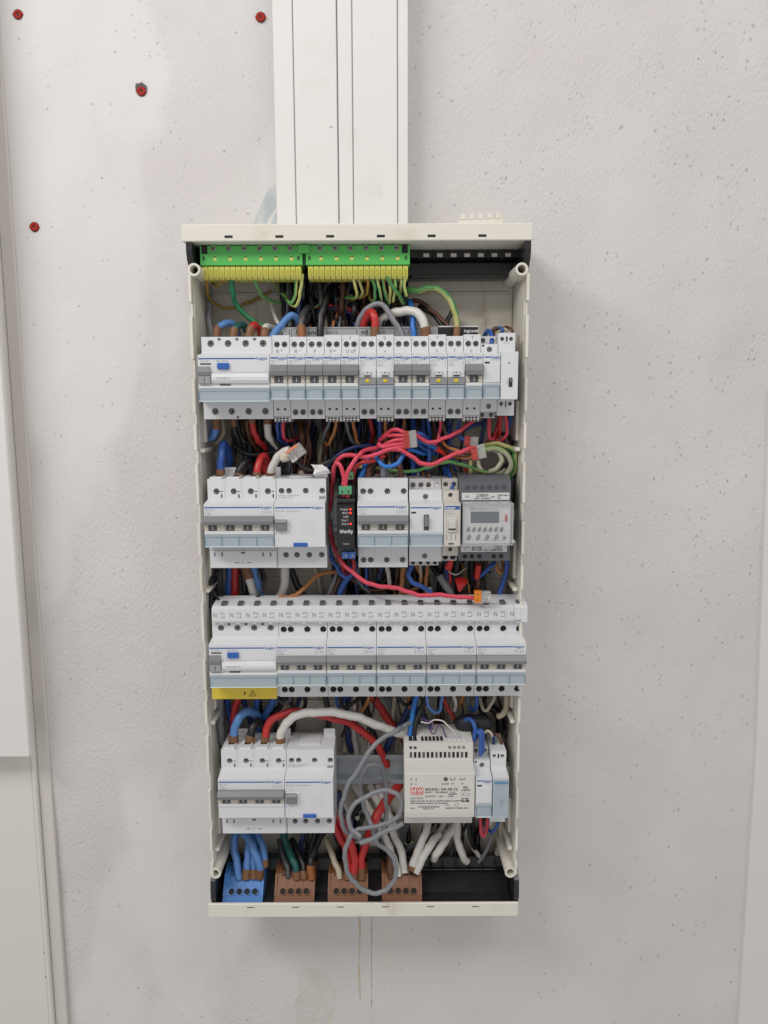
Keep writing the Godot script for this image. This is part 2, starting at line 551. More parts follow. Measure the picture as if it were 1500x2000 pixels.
func build_wall():
	var n := FastNoiseLite.new()
	n.seed = 3
	n.frequency = 9.0
	n.fractal_octaves = 3
	var vs := PackedVector3Array()
	var uv := PackedVector2Array()
	var idx := PackedInt32Array()
	var nx := 130
	var ny := 185
	for j in ny + 1:
		for i in nx + 1:
			var x := -0.405 + 1.30 * i / nx
			var y := 0.75 - 1.85 * j / ny
			var bulge := 0.0024 * (n.get_noise_2d(x, y * 0.55) - 0.4)
			# trowelled ridges run down the left of the box
			if x < -0.2:
				var k := sin((x + 0.30 + (y + 0.5) * 0.09) * 62.0)
				bulge += 0.0022 * (k - 1.0) * smoothstep(0.15, -0.35, y) * smoothstep(-0.2, -0.26, x)
			vs.append(Vector3(x, y, minf(bulge, 0.0)))
			uv.append(Vector2(float(i) / nx, float(j) / ny))
			if i < nx and j < ny:
				var a := j * (nx + 1) + i
				idx.append_array(PackedInt32Array([a, a + 1, a + nx + 1, a + 1, a + nx + 2, a + nx + 1]))
	var st := SurfaceTool.new()
	st.begin(Mesh.PRIMITIVE_TRIANGLES)
	for i in vs.size():
		st.set_uv(uv[i])
		st.add_vertex(vs[i])
	for i in idx: st.add_index(i)
	st.generate_normals()
	tag(node("wall", st.commit(), wall_material()), "off-white plastered wall with small pits behind the distribution box", "wall", "", "structure")

func grain(called: String, freq: float, depth: float, scale: float, m: StandardMaterial3D):
	if not cache.has("grain" + called):
		var n := FastNoiseLite.new()
		n.seed = 14
		n.frequency = freq
		n.fractal_octaves = 3
		var im := n.get_image(256, 256, false, false, true)
		im.convert(Image.FORMAT_L8)
		cache["grain" + called] = ImageTexture.create_from_image(im)
	m.heightmap_enabled = true
	m.heightmap_texture = cache["grain" + called]
	m.heightmap_scale = depth
	m.uv1_triplanar = true
	m.uv1_world_triplanar = true
	m.uv1_scale = Vector3.ONE * scale

func soil(m: StandardMaterial3D, scale: float, tint: Color, seed_: int, low: float):   # faint dirt over plain plastic
	var n := FastNoiseLite.new()
	n.seed = seed_
	n.frequency = 0.018
	n.fractal_octaves = 5
	var im := n.get_image(256, 256, false, false, true)
	im.convert(Image.FORMAT_RGB8)
	for y in 256:
		for x in 256:
			var v := smoothstep(0.62, 0.95, im.get_pixel(x, y).r) * low
			im.set_pixel(x, y, Color.WHITE.lerp(tint, v))
	m.albedo_texture = ImageTexture.create_from_image(im)
	m.uv1_triplanar = true
	m.uv1_world_triplanar = true
	m.uv1_scale = Vector3.ONE * scale

# ---------------------------------------------------------------- surroundings
func surroundings():
	build_wall()
	var jamb := mk("jamb_paint", lin(0.64, 0.615, 0.575), 0.6)
	var door := mk("door_paint", lin(0.72, 0.70, 0.66), 0.5)
	grain("fine", 0.09, 0.01, 9.0, jamb)
	grain("fine", 0.09, 0.008, 9.0, door)
	var o := thing("door_frame", "beige painted frame strip running down the left end of the wall", "frame")
	pb(o, "reveal_strip", [-418, -403.5, -1100, 750, -4, 2.5], jamb, 0.8)
	pb(o, "bead", [-423.5, -418.4, -1100, 750, -4, 9], door, 1.5)
	pb(o, "casing", [-900, -424, -1100, 750, -6, 6], door, 0.8)
	pb(o, "fixing_hole", [-425.2, -424.4, -675, -672, 5.9, 6.15], M.slot, 0.05)
	pb(o, "fixing_hole", [-425.2, -424.4, -708, -705, 5.9, 6.15], M.slot, 0.05)
	o.set_meta("kind", "structure")
	var lid := thing("cabinet_lid", "large white lid of another cabinet at the left edge, ending above the floor", "cabinet lid")
	var low := at(58, 1479, 0.036)
	var lx := low.x * 1000.0
	var ly := low.y * 1000.0
	pb(lid, "front_panel", [-900, lx, ly, 800, 28, 36], mk("lid_paint", lin(0.75, 0.74, 0.725), 0.4), 1.2)
	pb(lid, "body", [-900, lx - 10, ly + 8, 800, 6.2, 27.8], door, 0.8)
	pb(lid, "edge_label", [lx - 9.9, lx - 9.4, -262, -205, 12, 24], M.dark_print, 0.1)
	pb(lid, "edge_label", [lx - 9.9, lx - 9.4, -385, -352, 12, 24], M.dark_print, 0.1)
	var b := thing("corner_board", "smooth paler board closing the wall at the right edge", "board")
	var st := start()
	var top := at(1504, 760, 0.004)
	var prof := PackedVector2Array([Vector2(top.x, top.y), Vector2(0.4452, -0.42), Vector2(0.446, -1.1), Vector2(0.9, -1.1), Vector2(0.9, 0.02), Vector2(0.47, 0.02)])
	var t := Geometry2D.triangulate_polygon(prof)
	for i in range(0, t.size(), 3):
		tri(st, Vector3(prof[t[i]].x, prof[t[i]].y, 0.004), Vector3(prof[t[i + 1]].x, prof[t[i + 1]].y, 0.004), Vector3(prof[t[i + 2]].x, prof[t[i + 2]].y, 0.004), Vector3.BACK)
	for i in prof.size():
		var p := prof[i]
		var q := prof[(i + 1) % prof.size()]
		var nn := Vector3(q.y - p.y, p.x - q.x, 0)
		quad(st, Vector3(p.x, p.y, 0.004), Vector3(q.x, q.y, 0.004), Vector3(q.x, q.y, -0.01), Vector3(p.x, p.y, -0.01), nn)
	var paint := mk("board_paint", lin(0.72, 0.71, 0.695), 0.6)
	grain("fine", 0.09, 0.008, 9.0, paint)
	node("panel", finish(st), paint, b)
	b.set_meta("kind", "structure")
	# two cable trunkings from the top of the box to the ceiling
	soil(M.trunk, 3.3, Color(0.80, 0.79, 0.76), 31, 0.09)
	trunking(541, 662, 579, 662, "wide white cable trunking, the left one above the box", 30.0)
	trunking(663, 797, 691, 777, "white cable trunking with two cover seams, the right one above the box", 29.0)
	# red wall plugs left in their holes
	for k in [[35, 28, "red wall plug in the top left corner beside the frame strip"], [509, 33, "red wall plug close to the left side of the trunking"], [276, 178, "red wall plug in a chipped grey hole, away from frame and trunking"], [67, 443, "red wall plug lowest on the left, next to the frame strip"]]:
		wall_plug(k[0], k[1], k[2])

func trunking(x0: float, x1: float, c0: float, c1: float, label: String, deep: float):
	var a := at(x0, 430, deep * 0.001).x * 1000
	var b := at(x1, 430, deep * 0.001).x * 1000
	var p := at(c0, 430, deep * 0.001).x * 1000
	var q := at(c1, 430, deep * 0.001).x * 1000
	var o := thing("cable_trunking", label, "trunking", Vector3.ZERO, "cable trunkings above the box")
	pb(o, "base_channel", [a, b, 176.8, 760, 0, deep - 3], M.trunk, 0.8)
	pb(o, "side_strip", [a, p - 0.5, 176.8, 760, deep - 2.9, deep], M.trunk, 0.7)
	pb(o, "cover", [p + 0.5, q - 0.5, 177, 760, deep - 2.9, deep + 0.4], M.trunk, 0.7)
	for k in 5:
		var sx := rng.randf_range(p + 6, q - 6)
		var sy := 180.0 + 240.0 * pow(rng.randf(), 2.0)
		pb(o, "scratch", [sx, sx + rng.randf_range(0.3, 3.5), sy, sy + rng.randf_range(0.25, 3.0) * (k % 2) + 0.25, deep + 0.395, deep + 0.43], M.grey_print, 0.01)
	if b - q > 2:
		pb(o, "side_strip", [q + 0.5, b, 176.8, 760, deep - 2.9, deep], M.trunk, 0.7)

func wall_plug(px: float, py: float, label: String):
	var o := thing("wall_plug", label, "wall plug", at(px, py, 0.0), "red wall plugs")
	disc(o, "bore", 0, 0, -1.0, 5.4, 1.25, M.plug_dark)
	var st := start()
	for k in 20:
		var u := Vector3(cos(TAU * k / 20), sin(TAU * k / 20), 0)
		var v := Vector3(cos(TAU * (k + 1) / 20), sin(TAU * (k + 1) / 20), 0)
		var z := Vector3(0, 0, 0.0011)
		quad(st, u * 0.0019 + z * 0.4, v * 0.0019 + z * 0.4, v * 0.0024 + z, u * 0.0024 + z, Vector3.BACK)
		quad(st, u * 0.0024 + z, v * 0.0024 + z, v * 0.0038 + z, u * 0.0038 + z, Vector3.BACK)
		quad(st, u * 0.0038 + z, v * 0.0038 + z, v * 0.0043, u * 0.0043, u)
	node("collar", finish(st), M.plug_red, o)
	for k in 2:
		pb(o, "fin", [-5.6 + k * 9.6, -4.0 + k * 9.6, -0.8, 0.8, -0.5, 0.8], M.plug_red, 0.2)
	if px > 200 and px < 300:
		st = start()
		var edge := []
		for k in 14:
			var a := TAU * k / 14.0
			edge.append(Vector3(cos(a), sin(a), 0) * (0.0052 + 0.0022 * rng.randf()) + Vector3(-0.0008, 0.0022, 0.0002))
		for k in 14:
			tri(st, Vector3(0, 0.001, 0.0002), edge[k], edge[(k + 1) % 14], Vector3.BACK)
		node("chipped_plaster", finish(st), M.plaster_grey, o)

# ---------------------------------------------------------------- the box
func distribution_box():
	soil(M.cream, 2.3, Color(0.86, 0.83, 0.76), 77, 0.35)
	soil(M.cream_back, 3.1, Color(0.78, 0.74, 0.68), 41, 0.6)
	var o := thing("distribution_box", "cream distribution box with its cover off, full of breakers and wires", "distribution box", Vector3.ZERO)
	pb(o, "back_panel", [-191, 142.5, -552, 160, 1.5, 4.5], M.cream_back, 0.5)
	pb(o, "top_flange", [-199, 148.7, 160, 176.6, 0.5, 85], M.cream, 0.9)
	pb(o, "bottom_flange", [-199, 148.7, -569.8, -553.2, 81.4, 85], M.cream, 0.9)
	pb(o, "bottom_shelf", [-198.6, 148.3, -569.6, -566.4, 0.5, 81.3], M.cream, 0.5)
	for k in 6:
		pb(o, "flange_slot", [-156.5 + k * 50.2, -148.5 + k * 50.2, 163.2, 165.8, 84.6, 85.12], M.slot, 0.1)
	for k in 6:
		pb(o, "flange_slot", [-155.5 + k * 50.4, -147.5 + k * 50.4, -558.0, -557.0, 84.6, 85.12], M.slot, 0.1)
	# sides with notched front edges
	for s in [-1, 1]:
		var x0 := -194.5 if s < 0 else 143.2
		var x1 := -191.2 if s < 0 else 146.5
		pb(o, "side_wall", [x0, x1, -519, 128, 0.5, 74], M.cream, 0.5)
		pb(o, "side_wall", [x0, x1, -566, -519.1, 0.5, 28], M.cream, 0.5)
		pb(o, "side_wall", [x0, x1, 128.1, 159.8, 0.5, 28], M.cream, 0.5)
		var y := 127.9
		var on := true
		var k := 0
		while y > -515:
			var tall: float = [26.0, 14.0, 42.0, 20.0, 34.0, 12.0][k % 6]
			var y1 := maxf(y - tall, -518.8)
			if on:
				pb(o, "side_lip", [x0 + 0.15, x1 - 0.15, y1, y, 74.05, 85.5], M.cream, 0.5)
			else:
				pb(o, "side_lip", [x0 + 0.8, x1 - 0.8, y1 + 0.2, y - 0.2, 74.05, 79.0], M.cream, 0.4)
			on = not on
			k += 1
			y = y1
		# ribs and hooks along the inner side
		for r in 4:
			var yy: float = YC[r] * 1000
			var xi := x1 + 0.1 if s < 0 else x0 - 6.1
			pb(o, "hook", [xi, xi + 6.0, yy - 3, yy + 7, 30, 44], M.cream, 0.6)
			pb(o, "hook", [xi, xi + 5.0, yy - 76, yy - 72, 36, 76], M.cream, 0.6)
			pb(o, "rib", [xi + (0 if s < 0 else 3.0), xi + (3.0 if s < 0 else 6.0), yy - 66, yy - 24, 4.6, 58], M.cream, 0.6)
			pb(o, "rail_bracket", [-188 if s < 0 else 128.0, -178 if s < 0 else 139.5, yy - 19, yy + 19, 4.6, 26.5], M.cream, 0.8)
	# moulded ribs on the back panel
	for r in [120.0, -50.0, -198.0, -347.0, -495.0]:
		pb(o, "back_rib", [-186, 138, r - 1.2, r + 1.2, 4.6, 8], M.cream_back, 0.5)
	for x in [-140.0, -60.0, 25.0, 112.0]:
		pb(o, "back_rib", [x - 1.0, x + 1.0, -540, 118, 4.6, 6.6], M.cream_back, 0.5)
	# four screw posts
	for p in [[-188.0, 133.4], [138.2, 132.6], [-189.4, -516.2], [138.9, -516.6]]:
		var st := start()
		for k in 20:
			var u := Vector3(cos(TAU * k / 20), sin(TAU * k / 20), 0)
			var v := Vector3(cos(TAU * (k + 1) / 20), sin(TAU * (k + 1) / 20), 0)
			var f := Vector3(0, 0, 0.085)
			var b := Vector3(0, 0, 0.0046)
			var g := Vector3(0, 0, 0.06)
			quad(st, u * 0.0062 + f, v * 0.0062 + f, v * 0.0074 + b, u * 0.0074 + b, u)
			quad(st, u * 0.0042 + f, v * 0.0042 + f, v * 0.0062 + f, u * 0.0062 + f, Vector3.BACK)
			quad(st, u * 0.0042 + f, v * 0.0042 + f, v * 0.0038 + g, u * 0.0038 + g, -u)
			tri(st, g, u * 0.0038 + g, v * 0.0038 + g, Vector3.BACK)
		var m := node("screw_post", finish(st), M.cream, o)
		m.position = Vector3(p[0], p[1], 0) * 0.001
		disc(m, "post_screw", 0, 0, 60.1, 3.2, 1.0, M.sleeve_orange)
	# hat-shaped rails
	for r in 4:
		var yy: float = YC[r] * 1000
		var prof := [Vector2(35, yy + 17.8), Vector2(35, yy + 12.8), Vector2(28.2, yy + 12.2), Vector2(28.2, yy - 12.2), Vector2(35, yy - 12.8), Vector2(35, yy - 17.8), Vector2(33.8, yy - 17.8), Vector2(33.8, yy - 13.6), Vector2(27, yy - 13.2), Vector2(27, yy + 13.2), Vector2(33.8, yy + 13.6), Vector2(33.8, yy + 17.8)]
		var rail := pe(o, "rail", prof, -0.189, 0.141, M.steel)
		for x in [-184.5, 136.5]:
			pb(rail, "rail_slot", [x - 2.0, x + 2.0, yy - 5, yy + 5, 28.1, 28.5], M.label_white, 0.1)
	# black terminal carriers: one under the top flange, one on the floor
	pe(o, "upper_carrier", [Vector2(18, 160), Vector2(40, 160), Vector2(40, 152), Vector2(34, 149), Vector2(40, 146), Vector2(42, 134), Vector2(38, 131), Vector2(18, 131)], -0.191, 0.143, M.black_plastic)
	for s in [0, 1]:
		var xe := -195.4 if s == 0 else 141.2
		pe(o, "carrier_end", [Vector2(28, 159.6), Vector2(28, 136), Vector2(60, 133), Vector2(74, 136), Vector2(82, 144), Vector2(84, 152), Vector2(84, 159.6)], xe * 0.001, (xe + 6.0) * 0.001, M.black_plastic)
	for k in 7:
		pb(o, "carrier_window", [42.5 + k * 14.3, 48.5 + k * 14.3, 152.5, 156.2, 39.5, 40.3], M.cream_back, 0.2)
	pe(o, "lower_carrier", [Vector2(22, -534), Vector2(27, -534), Vector2(31, -547), Vector2(56, -559), Vector2(80, -561.5), Vector2(80, -566.2), Vector2(22, -566.2)], -0.190, 0.1425, M.black_plastic)
	for s in [0, 1]:
		var x := -195.8 if s == 0 else 143.6
		pe(o, "carrier_end", [Vector2(28, -566.2), Vector2(28, -522), Vector2(52, -517), Vector2(76, -520), Vector2(83, -527), Vector2(84, -538), Vector2(84, -548), Vector2(81, -553), Vector2(81, -566.2)], x * 0.001, (x + 5.5) * 0.001, M.black_plastic)
	for k in 7:
		pb(o, "carrier_rib", [38.6 + k * 14.3, 39.8 + k * 14.3, 149.5, 158.8, 40.05, 43.5], M.black_plastic, 0.3)
		pb(o, "carrier_rib", [36.0 + k * 15.6, 37.0 + k * 15.6, -552.0, -537.0, 30.5, 37.0], M.black_plastic, 0.3)
	pb(o, "carrier_lip", [30.0, 136.0, 131.4, 133.0, 38, 47.5], M.black_plastic, 0.5)
	pb(o, "carrier_lip", [-186.0, 139.0, -534.0, -532.6, 20, 30], M.black_plastic, 0.5)
	for k in 7:
		pb(o, "floor_slot", [44.0 + k * 14.4, 52.0 + k * 14.4, -561.4, -560.2, 64, 78.4], M.slot, 0.2)
	pb(o, "carrier_rib", [40.0, 140.0, -546, -544.5, 33, 36], M.black_plastic, 0.3)

# ---------------------------------------------------------------- devices on the rails
# all sizes in millimetres; a device stands with its origin on the rail face, at its left edge and the rail's middle height
func device(called: String, label: String, category: String, x: float, row: int, group := "") -> Node3D:
	return thing(called, label, category, Vector3(x * 0.001, YC[row], RAIL_Z), group)

# body: shoulders with terminal holes above and below a nose. top/bottom: list of hole x; o: options
func body(t: Node3D, w: float, top: Array, bottom: Array, o := {}) -> Node3D:
	var g := 0.22
	var yt: float = o.get("yt", 41.2)
	var yb: float = o.get("yb", -41.4)
	var nt: float = o.get("nt", 22.0)
	var nb: float = o.get("nb", -22.2)
	var zs: float = o.get("zs", 46.0)
	var zn: float = o.get("zn", 65.0)
	var zb: float = o.get("zb", zs)
	var slope: float = o.get("slope", 3.0)
	var r: float = o.get("r", 2.75)
	var ht: float = o.get("ht", yt - 8.2)
	var hb: float = o.get("hb", yb + 8.0)
	var m: Material = o.get("m", M.device)
	var st := start()
	var prof := PackedVector2Array([Vector2(1.0, yt), Vector2(zs, yt), Vector2(zs, nt + slope), Vector2(zn, nt), Vector2(zn, nb), Vector2(zb, nb - 1.2), Vector2(zb, yb), Vector2(1.0, yb)])
	extrude(st, prof, g, w - g, [1, 5])
	var hs := top.map(func(x): return Vector2(x, ht))
	holed(st, g, w - g, nt + slope, yt, zs, hs, r, 5.0)
	hs = bottom.map(func(x): return Vector2(x, hb))
	holed(st, g, w - g, yb, nb - 1.2, zb, hs, r, 5.0)
	node("body", finish(st), m, t)
	for x in top:
		if o.get("blind", false): disc(t, "terminal_hole", x, ht, zs - 2.6, r * 0.98, 0.3, M.black_hole)
		else: screw(t, x, ht, zs - o.get("st", 3.2), r * 0.95)
	for x in bottom:
		if o.get("blind", false): disc(t, "terminal_hole", x, hb, zb - 2.6, r * 0.98, 0.3, M.black_hole)
		else: screw(t, x, hb, zb - o.get("sb", 4.0), r * 0.95)
	return t

func logo_line(t: Node3D, w: float, y: float, z: float, short := false, h := 3.6):
	var logo := 12.5 if not short else 8.6
	pb(t, "printed_line", [0.9, w - logo - (0.4 if short else 1.2), y - 0.75, y + 0.55, z, z + 0.1], M.blue_print, 0.02)
	txt(t, "lettering", "hager", w - logo - (0.6 if short else 0.8), y - 0.1, z, h if not short else 3.4, M.blue_print, bold, 0, 0.0, 1.15)

func toggle_bar(t: Node3D, x0: float, x1: float, y1: float, y0: float, z: float, proud := 6.0, called := "toggle"):
	var h := y1 - y0
	var p := pe(t, called, [Vector2(z - 0.5, y1), Vector2(z + proud * 0.45, y1 - 0.3), Vector2(z + proud, y0 + h * 0.42), Vector2(z + proud * 0.92, y0 + 0.2), Vector2(z + proud * 0.5, y0), Vector2(z - 0.5, y0)], x0 * 0.001, x1 * 0.001, M.toggle)
	return p

func barrel_row(t: Node3D, w: float, poles: int, y1: float, y0: float, z: float):
	pb(t, "window_recess", [0.6, w - 0.6, y0, y1, z, z + 0.15], M.cream_pad, 0.05)
	var step := w / poles
	for k in poles:
		var c := step * (k + 0.5)
		pb(t, "indicator", [c - 3.9, c + 3.9, y0 + 0.2, y1 - 0.1, z + 0.16, z + 1.2], M.toggle_dark, 0.4)
		pb(t, "indicator_mark", [c - 0.35, c + 0.35, y0 + 1.4, y1 - 1.6, z + 1.21, z + 1.3], M.white_mark, 0.03)
		pb(t, "pad", [c + 4.4, minf(c + 4.4 + step - 9.6, w - 0.8), y0 + 0.1, y1 - 0.1, z + 0.16, z + 1.6], M.cream_pad, 0.5)
		pb(t, "pad_mark", [c + 6.0, c + 8.0, y1 - 1.6, y1 - 0.5, z + 1.61, z + 1.7], M.device_grey, 0.03)
	pb(t, "pad", [0.8, step * 0.5 - 4.4, y0 + 0.1, y1 - 0.1, z + 0.16, z + 1.6], M.cream_pad, 0.5)

func label_cover(t: Node3D, w: float, y1: float, y0: float, z: float, splits := 1):
	pb(t, "label_card", [0.8, w - 0.8, y0 + 0.5, y1 - 0.3, z, z + 0.12], M.label_white, 0.04)
	var c := pb(t, "label_cover", [0.4, w - 0.4, y0, y1, z + 0.13, z + 1.7], M.cover, 0.5)
	for k in range(0, splits + 1):
		var x: float = clampf(w * k / splits, 1.0, w - 1.0)
		pb(t, "cover_edge", [x - 0.42, x + 0.42, y0 + 1.1, y1 - 2.75, z + 1.71, z + 2.0], M.cover_edge, 0.1)
	pb(t, "cover_edge", [0.5, w - 0.5, y1 - 2.7, y1 - 2.2, z + 1.71, z + 2.1], M.cover_edge, 0.1)
	pb(t, "cover_lip", [0.5, w - 0.5, y0 + 0.1, y0 + 1.0, z + 1.71, z + 2.6], M.cover_lip, 0.3)

func fine_print(t: Node3D, x: float, y: float, z: float, lines: Array, h := 2.2, align := 0):
	for k in lines.size():
		txt(t, "lettering", lines[k], x, y - k * h * 1.05, z, h, M.grey_print, sans, align)

# one-module two-pole breaker. style: "toggle" or "dot"; push: terminals without screws
func small_breaker(i: int, label: String, style: String, push: bool, hand: Array) -> Node3D:
	var w := 17.63
	var t := device("circuit_breaker", label, "circuit breaker", -112.7 + i * w, 0, "narrow breakers of the first row")
	var z := 65.0
	var o := {"yt": 42.6 if push else 41.0, "ht": 33.4, "hb": -34.6, "r": 3.05}
	if push: o.merge({"st": 4.6, "yb": -38.5})
	body(t, w, [4.9, 12.6], [] if push else [4.9, 12.6], o)
	if push:   # plug-in terminals: small openings in front and a row of wire mouths beneath
		for x in [4.4, 11.6]:
			pb(t, "release_slot", [x - 1.0, x + 1.4, -32.6, -30.6, 45.9, 46.15], M.black_hole, 0.1)
		pb(t, "plug_terminal", [0.5, w - 0.5, -44.5, -38.6, 12, 44.5], M.device_grey, 0.5)
		for x in [2.4, 5.8, 9.2, 12.8]:
			for y in [-43.6, -41.0]:
				pb(t, "wire_mouth", [x, x + 2.3, y - 0.7, y + 0.9, 44.4, 44.7], M.black_hole, 0.1)
	pb(t, "printed_line", [0.9, 6.6, 18.2, 19.7, z, z + 0.1], M.blue_print, 0.02)
	txt(t, "lettering", "hager", 6.5, 18.8, z, 4.1, M.blue_print, bold, 0, 0.0, 1.0)
	if style == "toggle":
		fine_print(t, 1.2, 16.0, z, [["MFS 716", "MFS 720", "MFS 710"][i % 3], "C16"], 2.3)
		toggle_bar(t, 0.25, w - 0.25, 12.4, 1.4, z, 6.5)
		barrel_row(t, w, 1, 1.2, -5.8, z)
		pb(t, "ledge", [0.4, w - 0.4, -9.6, -6.0, z + 0.02, z + 1.9], M.device, 0.7)
		label_cover(t, w, -9.8, -22.0, z)
	else:
		fine_print(t, 1.2, 16.0, z, ["MFS 716", "C16 T", "6000"], 2.3)
		fine_print(t, w - 1.4, 16.0, z, ["1", "3", "1"], 2.0, 2)
		pb(t, "toggle_bay", [0.6, w - 0.6, -0.9, 6.4, z, z + 1.2], M.device, 0.5)
		pb(t, "toggle", [5.0, 12.4, -0.4, 5.8, z + 1.21, z + 3.4], M.device_grey, 0.6)
		txt(t, "lettering", "O", 8.7, 4.0, z + 3.4, 2.6, M.dark_print, bold, 1)
		pb(t, "toggle_slot", [5.6, 11.8, 0.2, 1.5, z + 3.41, z + 3.5], M.slot, 0.03)
		pb(t, "test_plate", [0.3, w - 0.3, -7.8, -1.4, z + 1.21, z + 2.4], mk_once("test_plate", lin(0.27, 0.275, 0.29), 0.45), 0.4)
		disc(t, "test_button", 8.6, -3.9, z + 2.41, 2.3, 0.7, M.yellow_dot, 0.72)
		pb(t, "ledge", [0.4, w - 0.4, -10.0, -8.0, z + 0.02, z + 1.2], M.device_grey, 0.4)
		label_cover(t, w, -8.2, -22.0, z)
	for h in hand:
		txt(t, "pencil_mark", h[0], h[1], h[2], 46.0, h[3], M.pencil, sans, 1, rng.randf_range(-0.15, 0.15))
	fine_print(t, 1.0, 37.6, 46.0, ["N", ], 1.8)
	return t

func mk_once(called: String, c: Color, rough: float) -> Material:
	return M[called] if M.has(called) else mk(called, c, rough)

func leakage_breaker(x: float, row: int, label: String, lidded: bool) -> Node3D:
	var w := 71.6
	var t := device("residual_current_breaker", label, "circuit breaker", x, row, "four-pole breakers with blue test button")
	var z := 65.0
	body(t, w, [9.6, 27.2, 45.0, 62.6], [12.0, 28.8, 46.2, 63.4], {"r": 3.5, "ht": 34.6, "hb": -33.5})
	for x2 in [18.2, 36.2, 54.0]:
		pb(t, "busbar_slot", [x2 - 1.4, x2 + 1.6, 37.6, 40.0, 45.95, 46.15], M.toggle_dark, 0.1)
	logo_line(t, w, 18.6, z)
	pb(t, "window", [2.6, 13.4, 12.6, 14.2, z, z + 0.25], M.toggle_dark, 0.05)
	fine_print(t, 2.4, 16.4, z, ["CDA 440"], 2.0)
	fine_print(t, 18.6, 16.2, z, ["40A  30mA"], 2.0)
	pb(t, "test_button", [19.8, 31.6, 8.2, 14.2, z + 0.02, z + 2.6], M.blue_button, 0.6)
	pb(t, "groove", [0.8, w - 0.8, 4.6, 5.8, z, z + 0.25], M.device_grey, 0.05)
	pe(t, "roller", [Vector2(z, 4.4), Vector2(z + 2.2, 3.2), Vector2(z + 3.4, 0.4), Vector2(z + 3.4, -2.6), Vector2(z + 2.0, -5.4), Vector2(z, -6.2)], 0.0140, 0.0708, M.device)
	toggle_bar(t, 0.8, 12.4, 11.0, 1.6, z, 4.0)
	pb(t, "toggle_base", [0.9, 12.9, -6.0, 1.5, z, z + 3.6], mk_once("toggle_base", lin(0.34, 0.34, 0.35), 0.4), 0.5)
	pb(t, "toggle_mark", [6.8, 7.4, -4.4, 0.2, z + 3.61, z + 3.72], M.slot, 0.03)
	fine_print(t, 19.0, -0.6, z + 3.5, ["EN 61008  CE"], 2.2)
	pb(t, "window", [21.6, 32.4, -8.1, -6.4, z, z + 0.5], M.toggle_dark, 0.05)
	pb(t, "ledge", [0.4, w - 0.4, -10.8, -8.2, z + 0.02, z + 1.6], M.device, 0.6)
	label_cover(t, w, -10.9, -24.0, z)
	if not lidded:
		pb(t, "sealing_notch", [33.8, 36.0, -40.8, -38.4, 45.9, 46.4], M.toggle_dark, 0.2)
	return t

# breaker with one bar over all poles
func pole_breaker(called: String, x: float, w: float, poles: int, row: int, label: String, holes: Array, o := {}) -> Node3D:
	var t := device(called, label, "circuit breaker", x, row, o.get("group", ""))
	var z := 65.0
	body(t, w, holes, o.get("low", holes), o.get("body", {}))
	logo_line(t, w, 18.8, z)
	fine_print(t, 1.6, 16.0, z, ["MFT 616", "C 16", "10000"], 2.0)
	for k in 4: pb(t, "printed_line", [w - 12.0 + k * 2.7, w - 11.2 + k * 2.7, 12.4, 15.6, z, z + 0.08], M.grey_print, 0.02)
	toggle_bar(t, 0.3, w - 0.3, 10.2, 1.6, z, 6.5)
	barrel_row(t, w, poles, 1.4, -5.2, z)
	pb(t, "ledge", [0.4, w - 0.4, -9.0, -5.4, z + 0.02, z + 1.9], M.device, 0.7)
	if o.get("cover", true): label_cover(t, w, -9.1, -22.0, z, poles)
	else:
		pb(t, "plain_plate", [0.5, w - 0.5, -21.8, -9.2, z + 0.01, z + 1.2], M.device, 0.5)
	for k in range(1, poles):
		for q in [[25.4, o.get("body", {}).get("yt", 41.2) - 0.4], [o.get("body", {}).get("yb", -41.4) + 0.4, -24.0]]:
			pb(t, "pole_seam", [w * k / poles - 0.1, w * k / poles + 0.1, q[0], q[1], 45.95, 46.06], mk_once("seam", lin(0.38, 0.38, 0.385), 0.6), 0.02)
	return t

func four_pole(x: float, row: int, label: String, cover: bool) -> Node3D:
	var holes := [9.4, 27.4, 45.2, 63.0]
	var zl := 45.0 if row == 1 else 50.5
	var t := pole_breaker("main_breaker", x, 71.5, 4, row, label, holes, {"low": [], "cover": cover, "group": "four-pole main breakers", "body": {"yt": 46.0, "yb": -48.4, "ht": 33.0, "r": 3.3, "zs": 45.0, "zb": zl}})
	for k in 4:
		pb(t, "notch", [13.9 + k * 17.9, 15.5 + k * 17.9, 26.2, 30.2, 44.9, 45.2], M.toggle_dark, 0.1)
		pb(t, "notch", [13.2 + k * 17.9, 16.2 + k * 17.9, 32.6, 33.4, 44.9, 45.2], M.toggle_dark, 0.05)
		pb(t, "terminal_hood", [2.2 + k * 17.9, 15.4 + k * 17.9, 42.4, 48.0, 22, 44.6], M.device, 0.8)
		pb(t, "wire_mouth", [6.2 + k * 17.9, 13.2 + k * 17.9, 48.01, 48.2, 26, 36], M.black_hole, 0.05)
	pb(t, "terminal_lid", [1.0, 70.6, -48.0, -29.6, zl + 0.02, zl + 2.0], M.device, 0.6)
	pb(t, "lid_edge", [1.0, 70.6, -29.5, -27.6, zl + 0.02, zl + 0.6], M.device_grey, 0.2)
	for x2 in [5.8, 13.6, 56.6, 64.4]: pb(t, "lid_slot", [x2 - 0.7, x2 + 0.7, -35.4, -31.2, zl + 1.95, zl + 2.15], M.toggle_dark, 0.1)
	pb(t, "lid_slot", [33.6, 37.6, -32.6, -30.6, zl + 1.95, zl + 2.15], M.toggle_dark, 0.1)
	for x2 in [29.0, 41.4]: pb(t, "lid_slot", [x2 - 2.2, x2 + 2.2, -42.6, -41.9, zl + 1.95, zl + 2.1], M.slot, 0.05)
	pb(t, "lid_square", [33.4, 36.8, -44.0, -40.6, zl + 1.98, zl + 2.08], M.device_grey, 0.05)
	for x2 in [18.0, 66.0]: clip_tab(t, x2, 46.0)
	return t

